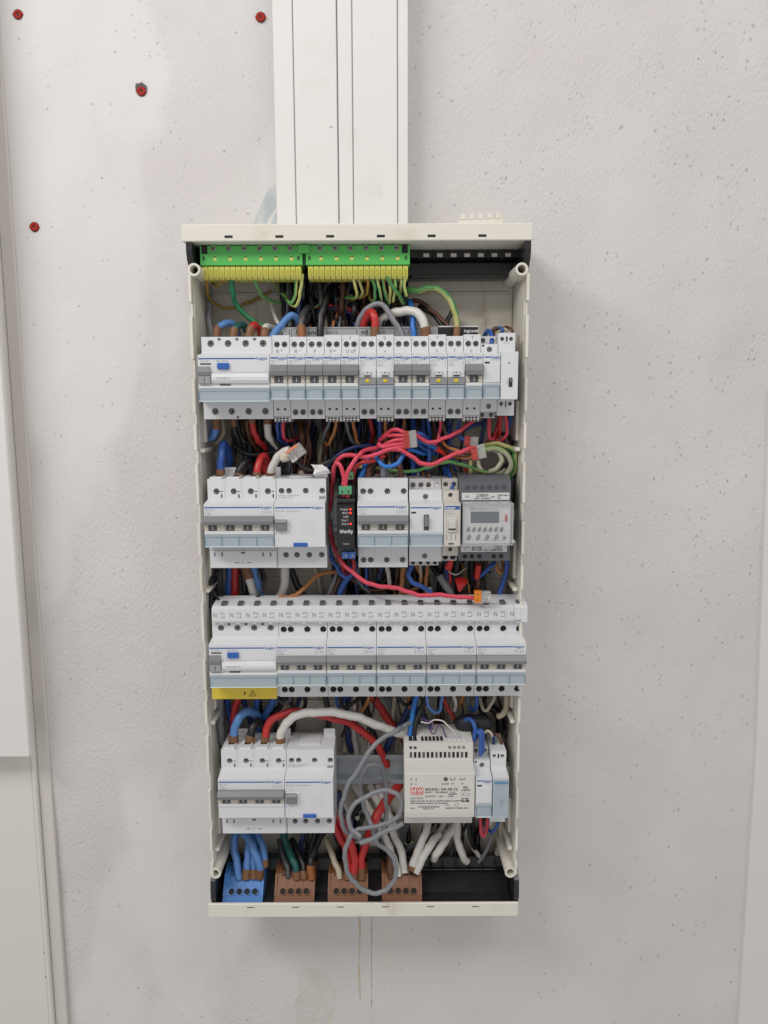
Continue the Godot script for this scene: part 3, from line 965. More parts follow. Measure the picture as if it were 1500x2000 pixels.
func clip_tab(t: Node3D, x: float, y: float):
	var c := pb(t, "mounting_tab", [x - 6.5, x + 6.5, y - 1.0, y + 9.5, 10, 12.5], M.device, 1.0)
	pb(c, "tab_slot", [-2.6, 2.6, 0.6, 2.4, 1.3, 1.5], M.device_grey, 0.05)

func add_on(x: float, row: int, label: String) -> Node3D:
	var w := 52.2
	var t := device("leakage_add_on_block", label, "breaker add-on", x, row, "add-on blocks clipped to the main breakers")
	var z := 65.0
	body(t, w, [5.6, 13.4, 30.8, 48.0], [8.8, 20.4, 33.4, 46.4], {"yt": 46.0, "yb": -48.4, "ht": 33.4, "hb": -34.4, "r": 3.1, "zs": 45.0, "zb": 45.0 if row == 1 else 51.0})
	logo_line(t, w, 18.4, z)
	fine_print(t, 1.6, 14.8, z, ["BDC 463   Type A 30mA"], 1.9)
	fine_print(t, 2.0, 28.6, 45, ["Fermer a l'ouverture", "du disjoncteur"], 2.0)
	pb(t, "slider", [44.6, 51.0, 23.0, 27.4, 45.02, 45.6], mk_once("test_plate", lin(0.27, 0.275, 0.29), 0.45), 0.2)
	pb(t, "toggle_bay", [0.9, 16.4, -5.8, 7.2, z, z + 1.0], M.device, 0.4)
	pb(t, "toggle", [1.8, 13.4, -5.0, 6.6, z + 1.01, z + 4.2], M.toggle, 0.8)
	pb(t, "toggle", [1.9, 13.3, 3.4, 6.5, z + 4.21, z + 5.4], mk_once("toggle_base", lin(0.34, 0.34, 0.35), 0.4), 0.5)
	pb(t, "test_button", [19.4, 33.6, -22.1, -17.9, z - 0.5, z + 1.6], M.blue_button, 0.5)
	for k in 5:
		pb(t, "printed_line", [28 + k * 3.6, 28.3 + k * 3.6, -9.5, 5.2 - (k % 2) * 3, z, z + 0.06], M.device_grey, 0.01)
		pb(t, "printed_line", [28.0, 42.6, -8.6 + k * 2.9, -8.35 + k * 2.9, z, z + 0.05], M.device_grey, 0.01)
	fine_print(t, 3.4, -12.8, z, ["T", "o"], 2.2)
	for k in 4: pb(t, "foot_notch", [8.2 + k * 12.6, 9.6 + k * 12.6, -48.45, -47.4, 42.6, 44.2], M.slot, 0.1)
	pb(t, "top_step", [12.0, 36.0, 46.05, 47.4, 8, 34], M.device, 0.8)
	clip_tab(t, 45.0, 46.0)
	return t

func wide_breaker(x: float, row: int, label: String) -> Node3D:
	var holes := [5.6, 13.2, 30.8, 47.8]
	var t := pole_breaker("circuit_breaker", x, 52.25, 3, row, label, holes, {"low": [5.6, 13.0, 29.9, 46.6], "group": "three-module breakers with one grey bar", "body": {"yt": 41.0 if row == 2 else 46.0, "yb": -41.5 if row == 2 else -48.0, "ht": 32.6, "hb": -33.6 if row == 2 else -40.0, "r": 3.45 if row == 2 else 3.2, "st": 3.6, "sb": 4.2, "blind": row == 2, "zb": 48.0 if row == 2 else 46.0}})
	if row == 1:
		for k in 3: pb(t, "top_window", [4.0 + k * 17.0, 9.0 + k * 17.0, 46.02, 46.4, 24, 34], M.black_hole, 0.1)
	return t

func relay(x: float, w: float, row: int, label: String) -> Node3D:
	var t := device("relay", label, "relay", x, row, "one-module relays at the right end of a row")
	var z := 65.0
	body(t, w, [w * 0.5], [w * 0.5] if row == 0 else [], {"yt": 33.0, "yb": -35.0 if row == 0 else -30.0, "ht": 27.6, "hb": -29.5, "r": 2.8, "st": 1.2, "sb": 1.2, "slope": 0.6})
	var lo := start()
	holed(lo, 0.3, w - 0.3, 33.1, 41.8, 32.0, [Vector2(3.8, 37.6), Vector2(w - 4.2, 37.6)], 2.7, 4.0)
	extrude(lo, PackedVector2Array([Vector2(1, 33.1), Vector2(32, 33.1), Vector2(32, 41.8), Vector2(1, 41.8)]), 0.3, w - 0.3, [1])
	node("rear_terminal", finish(lo), M.device_grey, t)
	for s in [3.8, w - 4.2]: screw(t, s, 37.6, 29.0, 2.5)
	pb(t, "printed_line", [1.4, 7.2, 18.2, 19.5, z, z + 0.1], M.blue_print, 0.02)
	txt(t, "lettering", "hager", 7.4, 18.8, z, 3.6, M.blue_print, bold, 0, 0.0, 1.05)
	pb(t, "window", [1.6, 6.6, 12.6, 14.4, z, z + 0.2], M.dark_print, 0.05)
	fine_print(t, 8.6, 16.4, z, ["ESC 225"], 1.7)
	pb(t, "corner_mark", [1.2, 3.4, 30.4, 32.4, 45.9, 46.15], M.slot, 0.05)
	pb(t, "face_plate", [0.7, w - 0.7, -6.0, 11.6, z + 0.01, z + 0.9], M.device, 0.5)
	label_cover(t, w, -7.2, -22.0, z)
	if row == 0:
		lo = start()
		holed(lo, 0.3, w - 0.3, -41.8, -35.1, 32.0, [Vector2(3.8, -38.4), Vector2(w - 4.2, -38.4)], 2.5, 4.0)
		extrude(lo, PackedVector2Array([Vector2(1, -41.8), Vector2(32, -41.8), Vector2(32, -35.1), Vector2(1, -35.1)]), 0.3, w - 0.3, [1])
		node("rear_terminal", finish(lo), M.device_grey, t)
		for s in [3.8, w - 4.2]: screw(t, s, -38.4, 29.0, 2.4)
	return t

func slim_module(x: float, w: float, row: int, label: String, clear: bool) -> Node3D:
	var t := device("control_module", label, "control module", x, row, "one-module control switches at the right end of a row")
	var z := 66.0
	body(t, w, [4.0, w - 4.4], [4.0, w - 4.4], {"yt": 44.0, "yb": -39.0, "ht": 38.0, "hb": -27.0, "r": 2.1, "nt": 24.0, "slope": 1.0, "zn": z, "nb": -22.5})
	pb(t, "terminal_divider", [w * 0.5 - 0.9, w * 0.5 + 0.7, 35.6, 40.4, 45.95, 46.3], M.slot, 0.1)
	pb(t, "terminal_divider", [w * 0.5 - 0.8, w * 0.5 + 0.6, -30.5, -24.6, 45.95, 46.3], M.toggle_dark, 0.1)
	disc(t, "pinhole", w * 0.5 - 0.4, 13.0, z - 0.1, 0.8, 0.3, M.slot)
	pb(t, "slider_bay", [w * 0.5 - 0.6, w * 0.5 + 3.2, -10.6, -1.4, z, z + 0.15], M.dark_print, 0.05)
	pb(t, "slider_knob", [w * 0.5 + 0.2, w * 0.5 + 2.2, -5.2, -2.4, z + 0.16, z + 1.6], M.toggle, 0.3)
	txt(t, "lettering", "auto", w * 0.5 - 2.2, -5.6, z, 1.8, M.grey_print, sans, 1, PI / 2)
	if clear:
		pb(t, "clear_cover", [0.4, w - 0.2, -22.0, 21.5, z + 0.3, z + 2.2], M.cover, 0.5)
		pb(t, "printed_line", [1.0, w - 1.0, 17.0, 19.6, z + 2.21, z + 2.3], mk_once("pale_blue", lin(0.12, 0.27, 0.44), 0.4), 0.02)
	else:
		fine_print(t, w * 0.5, 34.0, 46, ["E1 E2"], 2.0, 1)
	return t

func smart_relay():
	var t := device("smart_relay_module", "slim black relay module with three red lamps and green plug terminals", "relay module", -48.6, 1)
	var w := 18.8
	var z := 65.0
	pe(t, "body", [Vector2(1, 42), Vector2(30, 42), Vector2(46, 38), Vector2(46, 27), Vector2(54, 26), Vector2(56, 23), Vector2(z, 21), Vector2(z, -24), Vector2(52, -34), Vector2(1, -36)], 0.0003, 0.0185, M.module_black)
	pb(t, "face", [1.0, 17.8, -22, 20.2, z + 0.01, z + 0.5], mk_once("module_face", lin(0.018, 0.018, 0.02), 0.3), 0.4)
	pb(t, "head_rib", [1.2, 17.6, 22.2, 24.6, 58.5, 61.0], mk_once("module_face", lin(0.018, 0.018, 0.02), 0.3), 0.5)
	var rows := ["Power", "Wi-Fi", "LAN", "Out 1", "Out 2"]
	for k in 5:
		var y := 16.4 - k * 3.75
		txt(t, "lettering", rows[k], 12.4, y, z + 0.5, 2.9, M.white_mark, sans, 2)
		if k in [0, 1, 4]:
			var lamp := disc(t, "indicator_lamp", 14.4, y + 0.1, z + 0.51, 0.95, 0.35, M.led)
			var l := OmniLight3D.new()
			l.name = "lamp_light"
			l.light_color = Color(1.0, 0.10, 0.06)
			l.light_energy = 0.0000035
			l.light_size = 0.001
			l.omni_range = 2.0
			l.omni_attenuation = 2.0
			l.shadow_enabled = true
			l.position = Vector3(14.4, y + 0.1, z + 2.0) * 0.001
			t.add_child(l, true)
		else:
			disc(t, "dark_lamp", 14.4, y + 0.1, z + 0.51, 0.8, 0.2, M.slot)
	txt(t, "logo", "Shelly", 10.0, -6.4, z + 0.5, 4.7, M.white_mark, bold, 1, 0.0, 1.0)
	pb(t, "button_arc", [7.4, 12.6, -10.0, -9.6, z + 0.51, z + 0.65], mk_once("dim_mark", lin(0.08, 0.08, 0.085), 0.4), 0.05)
	txt(t, "lettering", "Reset", 9.8, -19.2, z + 0.5, 2.6, mk_once("pale_mark", lin(0.42, 0.42, 0.42), 0.5), sans, 1)
	for q in [[6.4, 16.6, 44.0, 52.0, 26.0, 38.0], [2.4, 15.4, 30.4, 39.0, 46.1, 56.0]]:
		var b := pb(t, "green_terminal", q, M.module_green, 0.5)
		var h := Vector3(q[1] - q[0], q[3] - q[2], q[5] - q[4]) * 0.5
		for s in [-1, 1]:
			var c := disc(b, "clamp_screw", s * h.x * 0.5, -h.y * 0.3, h.z - 0.05, 1.5, 0.25, M.toggle_dark)
	for k in 2:
		var b := pb(t, "blue_terminal", [5.0 + k * 7.0, 11.6 + k * 7.0, -36.0, -28.6, 51, 60.0], M.module_blue, 0.4)
		disc(b, "clamp_screw", 1.0, -0.4, 4.45, 1.3, 0.25, M.screw)

func changeover_switch():
	var w := 34.4
	var t := device("modular_switch", "two-module white switch with a short grey lever in its middle", "switch", 26.1, 1)
	var z := 65.0
	body(t, w, [17.2], [16.6], {"yt": 34.0, "yb": -42.0, "ht": 26.8, "hb": -36.0, "r": 2.9, "st": 1.4, "sb": 1.0, "slope": 2.0})
	var lo := start()
	holed(lo, 0.3, w - 0.3, 34.1, 44.5, 34.0, [Vector2(4.6, 37.8), Vector2(13.0, 37.8), Vector2(21.0, 37.8), Vector2(29.4, 37.8)], 2.8, 4.0)
	extrude(lo, PackedVector2Array([Vector2(1, 34.1), Vector2(34, 34.1), Vector2(34, 44.5), Vector2(1, 44.5)]), 0.3, w - 0.3, [1])
	node("rear_terminal", finish(lo), M.device_grey, t)
	for s in [4.6, 13.0, 21.0]: screw(t, s, 37.8, 31.0, 2.6)
	disc(t, "blank_plug", 29.4, 37.8, 31.0, 2.7, 1.5, M.device)
	pb(t, "lower_terminal", [0.4, w - 2.4, -48.4, -42.2, 6, 36], M.device_grey, 0.6)
	for s in [4.6, 12.6, 20.6, 28.0]: disc(t, "wire_mouth", s, -45.4, 35.9, 2.1, 0.3, M.black_hole)
	logo_line(t, w, 17.8, z)
	pb(t, "window", [1.6, 6.6, 11.8, 13.6, z, z + 0.2], M.dark_print, 0.05)
	pb(t, "lever_bay", [14.4, 19.8, -5.8, 10.6, z, z + 0.2], M.toggle_dark, 0.1)
	pb(t, "lever", [14.9, 19.3, -1.6, 9.6, z + 0.21, z + 4.6], M.toggle, 0.7)
	pb(t, "lever_mark", [15.2, 19.0, -2.8, -1.7, z + 0.21, z + 2.4], M.slot, 0.2)
	pb(t, "groove", [0.4, w - 0.4, -8.0, -7.4, z - 0.02, z + 0.1], M.device_grey, 0.02)
	label_cover(t, w, -8.6, -22.0, z)

func slim_breaker():
	var w := 17.4
	var t := device("narrow_switch", "narrow yellowed switch with a solid blue label, left of the timer", "switch", 60.8, 1)
	var z := 65.0
	body(t, w, [8.4], [8.6], {"yt": 33.0, "yb": -36.0, "ht": 28.4, "hb": -29.0, "r": 2.4, "st": 4.4, "sb": 4.4, "m": M.device_warm, "slope": 0.6})
	var lo := start()
	holed(lo, 0.3, w - 0.3, 33.1, 44.5, 33.0, [Vector2(4.4, 38.2), Vector2(13.0, 38.2)], 2.7, 5.0)
	extrude(lo, PackedVector2Array([Vector2(1, 33.1), Vector2(33, 33.1), Vector2(33, 44.5), Vector2(1, 44.5)]), 0.3, w - 0.3, [1])
	node("rear_terminal", finish(lo), M.device_warm, t)
	for s in [4.4, 13.0]: screw(t, s, 38.2, 28.6, 2.5)
	pb(t, "blue_label", [0.9, w - 0.9, 15.6, 19.4, z, z + 0.12], M.blue_print, 0.04)
	txt(t, "lettering", "hager", 1.6, 17.4, z + 0.12, 3.8, M.white_mark, bold, 0)
	fine_print(t, 1.2, 13.2, z, ["SF 118", "230V 16A"], 2.0)
	pb(t, "lever_bay", [3.6, 13.6, -8.0, 6.8, z, z + 1.6], M.device_warm, 0.5)
	pb(t, "lever_slot", [4.6, 12.6, -6.6, 5.4, z + 1.61, z + 1.7], M.device_grey, 0.03)
	pb(t, "lever", [4.8, 12.4, -3.4, 4.8, z + 1.71, z + 5.0], M.device_warm, 0.8)
	pb(t, "lever_shadow_slot", [4.8, 12.4, -5.0, -3.6, z + 1.71, z + 1.9], M.slot, 0.05)
	for k in 3: pb(t, "printed_line", [3.0 + k * 4.6, 3.5 + k * 4.6, -16.0, -10.4, z, z + 0.08], M.dark_print, 0.02)
	pb(t, "foot_window", [5.0, 10.4, -20.6, -18.8, z, z + 0.2], M.toggle_dark, 0.05)
	pb(t, "lower_terminal", [0.4, w - 0.4, -44.0, -36.2, 6, 33], M.device_grey, 0.6)
	for s in [4.6, 12.6]: disc(t, "wire_mouth", s, -40.0, 32.9, 3.0, 0.3, M.black_hole)

func timer():
	var w := 53.8
	var t := device("digital_timer", "dark grey digital timer with small screen and eleven oval buttons", "timer", 78.3, 1)
	pe(t, "body", [Vector2(1, 48), Vector2(36, 48), Vector2(48, 42), Vector2(48, 22.5), Vector2(50, 22), Vector2(50, -21), Vector2(48, -21.5), Vector2(48, -41.0), Vector2(1, -41.0)], 0.0003, 0.0535, M.timer_dark)
	for k in 6:
		disc(t, "terminal_cap", 8.4 + k * 7.6, 36.4, 47.8, 2.7, 0.5, mk_once("timer_cap", lin(0.07, 0.072, 0.088), 0.5))
	pb(t, "type_label", [2.6, 52.0, 23.2, 30.8, 48.02, 48.4], M.label_white, 0.15)
	var z := 48.4
	txt(t, "lettering", "23801", 24.0, 28.2, z, 4.2, M.dark_print, bold, 1, 0.0, 1.15)
	txt(t, "lettering", "230V~ 50/60Hz", 23.6, 25.0, z, 2.2, M.dark_print, bold, 1)
	txt(t, "lettering", "(N)", 8.4, 27.0, z, 3.2, M.dark_print, sans, 1)
	txt(t, "lettering", "(M)", 34.6, 26.6, z, 3.0, M.dark_print, sans, 1)
	txt(t, "lettering", "(0)", 41.0, 26.8, z, 4.6, M.dark_print, sans, 1, PI / 2)
	txt(t, "lettering", "OFF/Mar", 46.4, 28.2, z, 1.7, M.dark_print, bold, 1)
	var f := pb(t, "face_plate", [2.6, 51.4, -20.2, 20.6, 50.02, 64.0], M.timer_face, 0.6)
	z = 64.0
	pb(t, "emblem", [9.6, 13.6, 14.4, 17.4, z, z + 0.08], M.grey_print, 0.02)
	txt(t, "lettering", "flash", 14.2, 15.8, z, 3.4, M.grey_print, bold, 0)
	txt(t, "lettering", "MICROTRON 230", 21.0, 15.6, z, 2.2, M.grey_print, sans, 0)
	var s := pb(t, "screen", [10.2, 39.2, 1.6, 13.4, z, z + 0.35], M.lcd, 0.15)
	for q in [[24.6, 25.2, 4.0, 10.4], [26.0, 26.6, 5.0, 8.0], [27.8, 28.4, 4.6, 7.0], [16.4, 17.6, 7.6, 9.0]]:
		pb(t, "screen_digit", [q[0], q[1], q[2], q[3], z + 0.36, z + 0.42], M.lcd_dark, 0.02)
	for k in 7:
		var x := 8.0 + k * 5.65
		var b := disc(t, "button", x, -5.2, z, 1.55, 0.9, M.timer_button, 1.75)
		b.rotation = Vector3(PI / 2, 0, 0)
		b.rotate_z(-0.42)
		pb(t, "printed_line", [x + 1.2, x + 1.45, -2.6, -0.8, z, z + 0.06], M.dark_print, 0.01)
		txt(t, "lettering", str(k + 1), x + 2.4, -7.8, z, 2.0, M.grey_print, sans, 1)
	for k in 4:
		var b := disc(t, "button", 8.6 + k * 9.4, -13.4, z, 2.0, 0.9, mk_once("timer_button_pale", lin(0.22, 0.22, 0.23), 0.45), 1.7)
		b.rotate_z(-0.42)
		txt(t, "lettering", ["h", "min", "day", "prog"][k], 11.8 + k * 9.4, -16.2, z, 1.8, M.grey_print, sans, 0)
	disc(t, "reset_button", 45.0, -14.2, z, 1.7, 0.5, M.timer_button)
	txt(t, "lettering", "reset", 45.0, -11.6, z, 1.6, M.grey_print, sans, 1)
	var r := disc(t, "red_slider", 46.4, 6.2, z, 1.5, 0.8, M.red_lever, 2.9)
	pb(t, "red_slider_grip", [45.4, 47.2, 5.4, 8.2, z + 0.81, z + 1.5], M.logo_red, 0.3)
	for k in 2: pb(t, "printed_line", [40.0, 44.0, 2.6 + k * 1.4, 3.0 + k * 1.4, z, z + 0.06], M.grey_print, 0.01)
	# hinged clear cover
	pb(t, "clear_cover", [2.0, 53.2, -21.0, 22.0, 66.0, 67.4], mk_clear("clear_pane", 0.10), 0.3)
	for q in [[1.6, 2.8, -21.4, 22.4, 50.1, 68.0], [51.9, 53.5, -21.4, 22.4, 50.1, 68.0], [2.9, 51.8, 20.8, 22.4, 50.1, 68.0], [2.9, 51.8, -21.4, -20.4, 64.1, 68.0]]:
		pb(t, "cover_rim", q, mk_clear("clear_rim", 0.34), 0.3)
	pb(t, "cover_catch", [52.4, 55.0, -19.0, -16.0, 62, 67.0], M.label_white, 0.5)
	pb(t, "lower_label", [2.0, 50.4, -31.6, -23.4, 48.02, 48.5], M.label_white, 0.2)
	z = 48.5
	for q in [[6.6, 7.0, -30.4, -26.6], [6.8, 11.8, -26.8, -26.4], [14.6, 15.0, -30.4, -25.4], [22.8, 23.2, -30.4, -25.0], [37.2, 44.6, -25.6, -25.0], [37.0, 37.4, -30.0, -26.6], [44.4, 44.8, -30.0, -26.6]]:
		pb(t, "printed_line", [q[0], q[1], q[2], q[3], z, z + 0.08], M.dark_print, 0.01)
	txt(t, "lettering", "16A 250V", 18.8, -27.0, z, 1.8, M.dark_print, bold, 1)
	txt(t, "lettering", "4A cosphi", 18.8, -29.2, z, 1.8, M.dark_print, bold, 1)
	txt(t, "lettering", "T50", 28.0, -29.8, z, 1.9, M.dark_print, bold, 1)
	txt(t, "lettering", "1.5W", 34.0, -29.8, z, 1.9, M.dark_print, bold, 1)
	txt(t, "lettering", "230V", 40.9, -27.4, z, 1.9, M.dark_print, bold, 1)
	txt(t, "lettering", "50/60Hz", 40.9, -29.6, z, 1.7, M.dark_print, bold, 1)
	for x in [6.6, 13.8, 21.6, 36.8, 44.4]: disc(t, "terminal_hole", x, -36.4, 47.95, 2.5, 0.25, M.black_hole)

func mk_clear(called: String, a: float) -> Material:
	if not M.has(called):
		var m := mk(called, lin(0.62, 0.64, 0.66), 0.08)
		m.transparency = BaseMaterial3D.TRANSPARENCY_ALPHA
		m.albedo_color.a = a
	return M[called]

func power_supply():
	var w := 75.5
	var t := device("power_supply", "boxy beige-white power supply with vent slots and red logo on its label", "power supply", 20.7, 3)
	var z := 65.0
	pe(t, "body", [Vector2(1, 55.4), Vector2(18, 56.4), Vector2(46, 53.4), Vector2(46, 34.6), Vector2(47.5, 33.6), Vector2(64, 28.0), Vector2(z, 27.0), Vector2(z, -17.4), Vector2(64.2, -22.8), Vector2(46, -24.0), Vector2(46, -40), Vector2(1, -40)], 0.0002, w * 0.001 - 0.0002, M.supply)
	for k in 30:
		var x := 1.2 + k * 2.48
		pe(t, "rib", [Vector2(46.6, 34.3), Vector2(47.9, 33.9), Vector2(64.4, 28.2), Vector2(64.0, 27.6), Vector2(46.4, 33.6)], x * 0.001, (x + 1.4) * 0.001, M.supply_rib)
	for k in 14:
		pb(t, "vent_slot", [6.2 + k * 4.65, 8.9 + k * 4.65, 36.4, 43.0, 45.95, 46.15], M.black_hole if k % 3 else M.toggle_dark, 0.1)
	for x in [7.4, 12.2]: disc(t, "terminal_hole", x, 48.0, 45.9, 1.9, 0.3, M.toggle_dark)
	for x in [50.0, 55.0, 60.0, 65.0]: disc(t, "terminal_hole", x, 48.2, 45.9, 1.9, 0.3, M.screw)
	for k in 6: pb(t, "top_vent", [19.0 + k * 4.2, 21.8 + k * 4.2, 54.0, 54.85, 32.0, 42.0], M.black_hole, 0.1)
	for k in 4: pb(t, "top_terminal", [48.0 + k * 5.2, 52.0 + k * 5.2, 54.0, 55.2, 30.0, 42.0], M.device, 0.3)
	for k in 2: pb(t, "top_terminal", [5.4 + k * 4.8, 9.4 + k * 4.8, 54.0, 55.0, 30.0, 42.0], M.black_hole, 0.3)
	var d: Material = M.dark_print
	for x in [7.4, 12.4]: pb(t, "printed_line", [x - 0.4, x + 0.4, 19.4, 22.4, z, z + 0.08], d, 0.02)
	txt(t, "lettering", "N", 7.4, 15.8, z, 2.6, d, bold, 1)
	txt(t, "lettering", "L", 12.4, 15.8, z, 2.6, d, bold, 1)
	disc(t, "power_lamp", 44.2, 21.2, z - 0.1, 2.4, 0.4, mk_once("supply_lamp", lin(0.10, 0.10, 0.095), 0.3))
	txt(t, "lettering", "DC OK", 43.8, 15.8, z, 2.6, d, bold, 1)
	txt(t, "lettering", "+V", 51.6, 15.8, z, 2.6, d, bold, 1)
	txt(t, "lettering", "-V", 61.8, 15.8, z, 2.6, d, bold, 1)
	for x in [49.2, 59.2]:
		for q in [[x, x + 0.7, 20.0, 22.8], [x + 4.4, x + 5.1, 20.0, 22.8], [x + 0.71, x + 4.39, 20.0, 20.7]]:
			pb(t, "printed_line", [q[0], q[1], q[2], q[3], z, z + 0.08], d, 0.02)
	pb(t, "logo", [6.4, 20.2, 3.2, 11.6, z, z + 0.08], M.logo_red, 0.02)
	txt(t, "lettering", "MW", 13.3, 8.3, z + 0.08, 6.8, M.white_mark, bold, 1, 0.0, 1.05)
	txt(t, "lettering", "MEAN WELL", 13.3, 4.5, z + 0.08, 2.1, M.white_mark, bold, 1)
	txt(t, "lettering", "MODEL: DR-30-12", 22.0, 9.6, z, 4.0, d, bold, 0, 0.0, 1.08)
	txt(t, "lettering", "INPUT:   100-240VAC   1.1A", 22.0, 6.2, z, 2.2, d, bold, 0, 0.0, 1.08)
	txt(t, "lettering", "50/60Hz", 56.2, 4.0, z, 2.2, d, bold, 2)
	txt(t, "lettering", "OUTPUT:   12V ---   2.0A", 22.0, 1.6, z, 2.2, d, bold, 0, 0.0, 1.2)
	txt(t, "lettering", "CAUTION", 6.4, -0.6, z, 3.2, d, sans, 0, 0.0, 1.05)
	txt(t, "lettering", "Indoor use only. For use in a pollution degree 2 environment only.", 6.4, -3.6, z, 1.75, d, bold, 0, 0.0, 0.84)
	txt(t, "lettering", "Risk of electric shock. Do not open.", 6.4, -6.2, z, 1.75, d, bold, 0, 0.0, 1.0)
	txt(t, "lettering", "S.N.:", 6.4, -12.0, z, 2.4, d, bold, 0)
	pb(t, "barcode_label", [13.4, 39.6, -13.4, -8.4, z, z + 0.1], M.label_white, 0.02)
	for k in 22:
		var x := 14.4 + k * 1.1
		pb(t, "barcode_bar", [x, x + [0.35, 0.6, 0.45][k % 3], -11.6, -9.0, z + 0.11, z + 0.17], d, 0.01)
	txt(t, "lettering", "RB26A1273", 26.0, -12.5, z + 0.1, 1.4, d, sans, 1)
	txt(t, "lettering", "RU", 65.6, 11.6, z, 4.2, d, bold, 1, 0.0, 0.95)
	txt(t, "lettering", "E183223", 66.0, 8.6, z, 1.5, d, bold, 1)
	txt(t, "lettering", "CE", 65.4, -2.8, z, 6.4, d, bold, 1, 0.0, 1.15)
	for k in 2:
		for q in [[60.6, 65.4, 6.2, 6.45], [60.6, 65.4, 1.6, 1.85], [60.6, 60.85, 1.86, 6.19], [65.15, 65.4, 1.86, 6.19]]:
			pb(t, "printed_line", [q[0] + k * 5.4, q[1] + k * 5.4, q[2], q[3], z, z + 0.08], M.grey_print, 0.01)
	txt(t, "lettering", "A", 63.0, 3.8, z, 3.0, d, sans, 1)
	txt(t, "lettering", "X", 68.4, 3.8, z, 3.0, d, sans, 1)
	txt(t, "lettering", "MADE IN CHINA", 44.4, -12.0, z, 2.0, d, bold, 0)
	txt(t, "lettering", "LPS", 44.4, -8.6, z, 1.9, d, sans, 0)
	for q in [[54.4, 57.8, -7.0, -6.75], [54.4, 57.8, -10.2, -9.95], [54.4, 54.65, -9.94, -7.01], [57.55, 57.8, -9.94, -7.01]]:
		pb(t, "printed_line", [q[0], q[1], q[2], q[3], z, z + 0.08], d, 0.01)
	txt(t, "lettering", "R25", 64.0, -12.0, z, 2.0, d, bold, 0)

func busbar():
	# comb bar with plug mouths on its sloped back, across the whole third row
	var t := thing("phase_busbar", "long white comb busbar marked N and L1 L2 L3 above the third row", "busbar", Vector3(0, YC[2], RAIL_Z))
	var prof := [Vector2(14, 62), Vector2(46, 59), Vector2(51, 56.6), Vector2(51, 42.2), Vector2(14, 42.2)]
	pe(t, "bar", prof, -0.1826, 0.1440, M.device)
	pb(t, "front_strip", [-182.4, 143.8, 42.6, 44.2, 51.02, 51.2], M.device_grey, 0.05)
	for k in 19:
		var x := -176.6 + k * 17.45
		if x > 138: break
		pb(t, "tooth_mouth", [x + 3.2, x + 8.6, 58.6, 62.0, 36.0, 46.4], M.toggle_dark, 0.1)
		pb(t, "bar_joint", [x + 12.8, x + 13.0, 42.6, 56.6, 51.01, 51.06], M.device_grey, 0.01)
		txt(t, "lettering", "N", x - 2.4, 50.0, 51, 6.2, M.grey_print, bold, 1)
		txt(t, "lettering", "L" + str(k % 3 + 1), x + 5.2, 50.0, 51, 6.6, M.grey_print, bold, 1, PI / 2, 1.0)
		if k % 3 == 2: pb(t, "printed_line", [x + 9.0, x + 9.9, 46.0, 54.0, 51.0, 51.08], M.device_grey, 0.01)
		pb(t, "pin", [x + 2.0, x + 6.0, 40.2, 42.1, 44, 50.6], M.device_grey, 0.2)
	var c := thing("busbar_end_cap", "square white cap closing the right end of the comb busbar", "end cap", Vector3(0, YC[2], RAIL_Z))
	pe(c, "cap", [Vector2(12, 63), Vector2(47, 60), Vector2(53, 57.2), Vector2(53, 41.8), Vector2(12, 41.8)], 0.1442, 0.1508, M.device)
	pe(c, "wrap", [Vector2(46.2, 59.6), Vector2(47.2, 60.2), Vector2(52.8, 57.4), Vector2(52.8, 44.4), Vector2(51.6, 44.4), Vector2(51.6, 57.0)], 0.1372, 0.1441, M.device)

func warning_cover():
	var t := thing("terminal_cover", "yellow terminal cover with a warning triangle in the third row", "terminal cover", Vector3(-0.1862, YC[2] + 0.002, RAIL_Z))
	pb(t, "plate", [0, 70.0, -46.0, -24.6, 46.2, 48.2], M.yellow_cover, 0.5)
	pb(t, "top_step", [30.0, 42.0, -26.4, -25.2, 48.2, 48.9], M.yellow_cover, 0.2)
	pb(t, "slot", [34.4, 36.4, -41.0, -37.6, 48.15, 48.35], M.sleeve, 0.05)
	var c := Vector2(43.8, -39.8)
	var tips := [Vector2(0, 4.2), Vector2(3.9, -2.6), Vector2(-3.9, -2.6)]
	for k in 3:
		var a: Vector2 = c + tips[k]
		var b: Vector2 = c + tips[(k + 1) % 3]
		var d := b - a
		var o := pb(t, "triangle_side", [-d.length() / 2 - 0.2, d.length() / 2 + 0.2, -0.3, 0.3, 0, 0.1], M.dark_print, 0.02)
		o.position = Vector3((a.x + b.x) * 0.5, (a.y + b.y) * 0.5, 48.26 + k * 0.012) * 0.001
		o.rotation.z = d.angle()
	for q in [[0.5, 1.6, 0.7, -0.6], [0.7, -0.6, -0.6, 0.2], [-0.6, 0.2, -0.2, -2.2]]:
		var d := Vector2(q[2] - q[0], q[3] - q[1])
		var o := pb(t, "bolt_stroke", [-d.length() / 2, d.length() / 2, -0.22, 0.22, 0, 0.1], M.dark_print, 0.02)
		o.position = Vector3(c.x + (q[0] + q[2]) * 0.5, c.y + (q[1] + q[3]) * 0.5, 48.27) * 0.001
		o.rotation.z = d.angle()

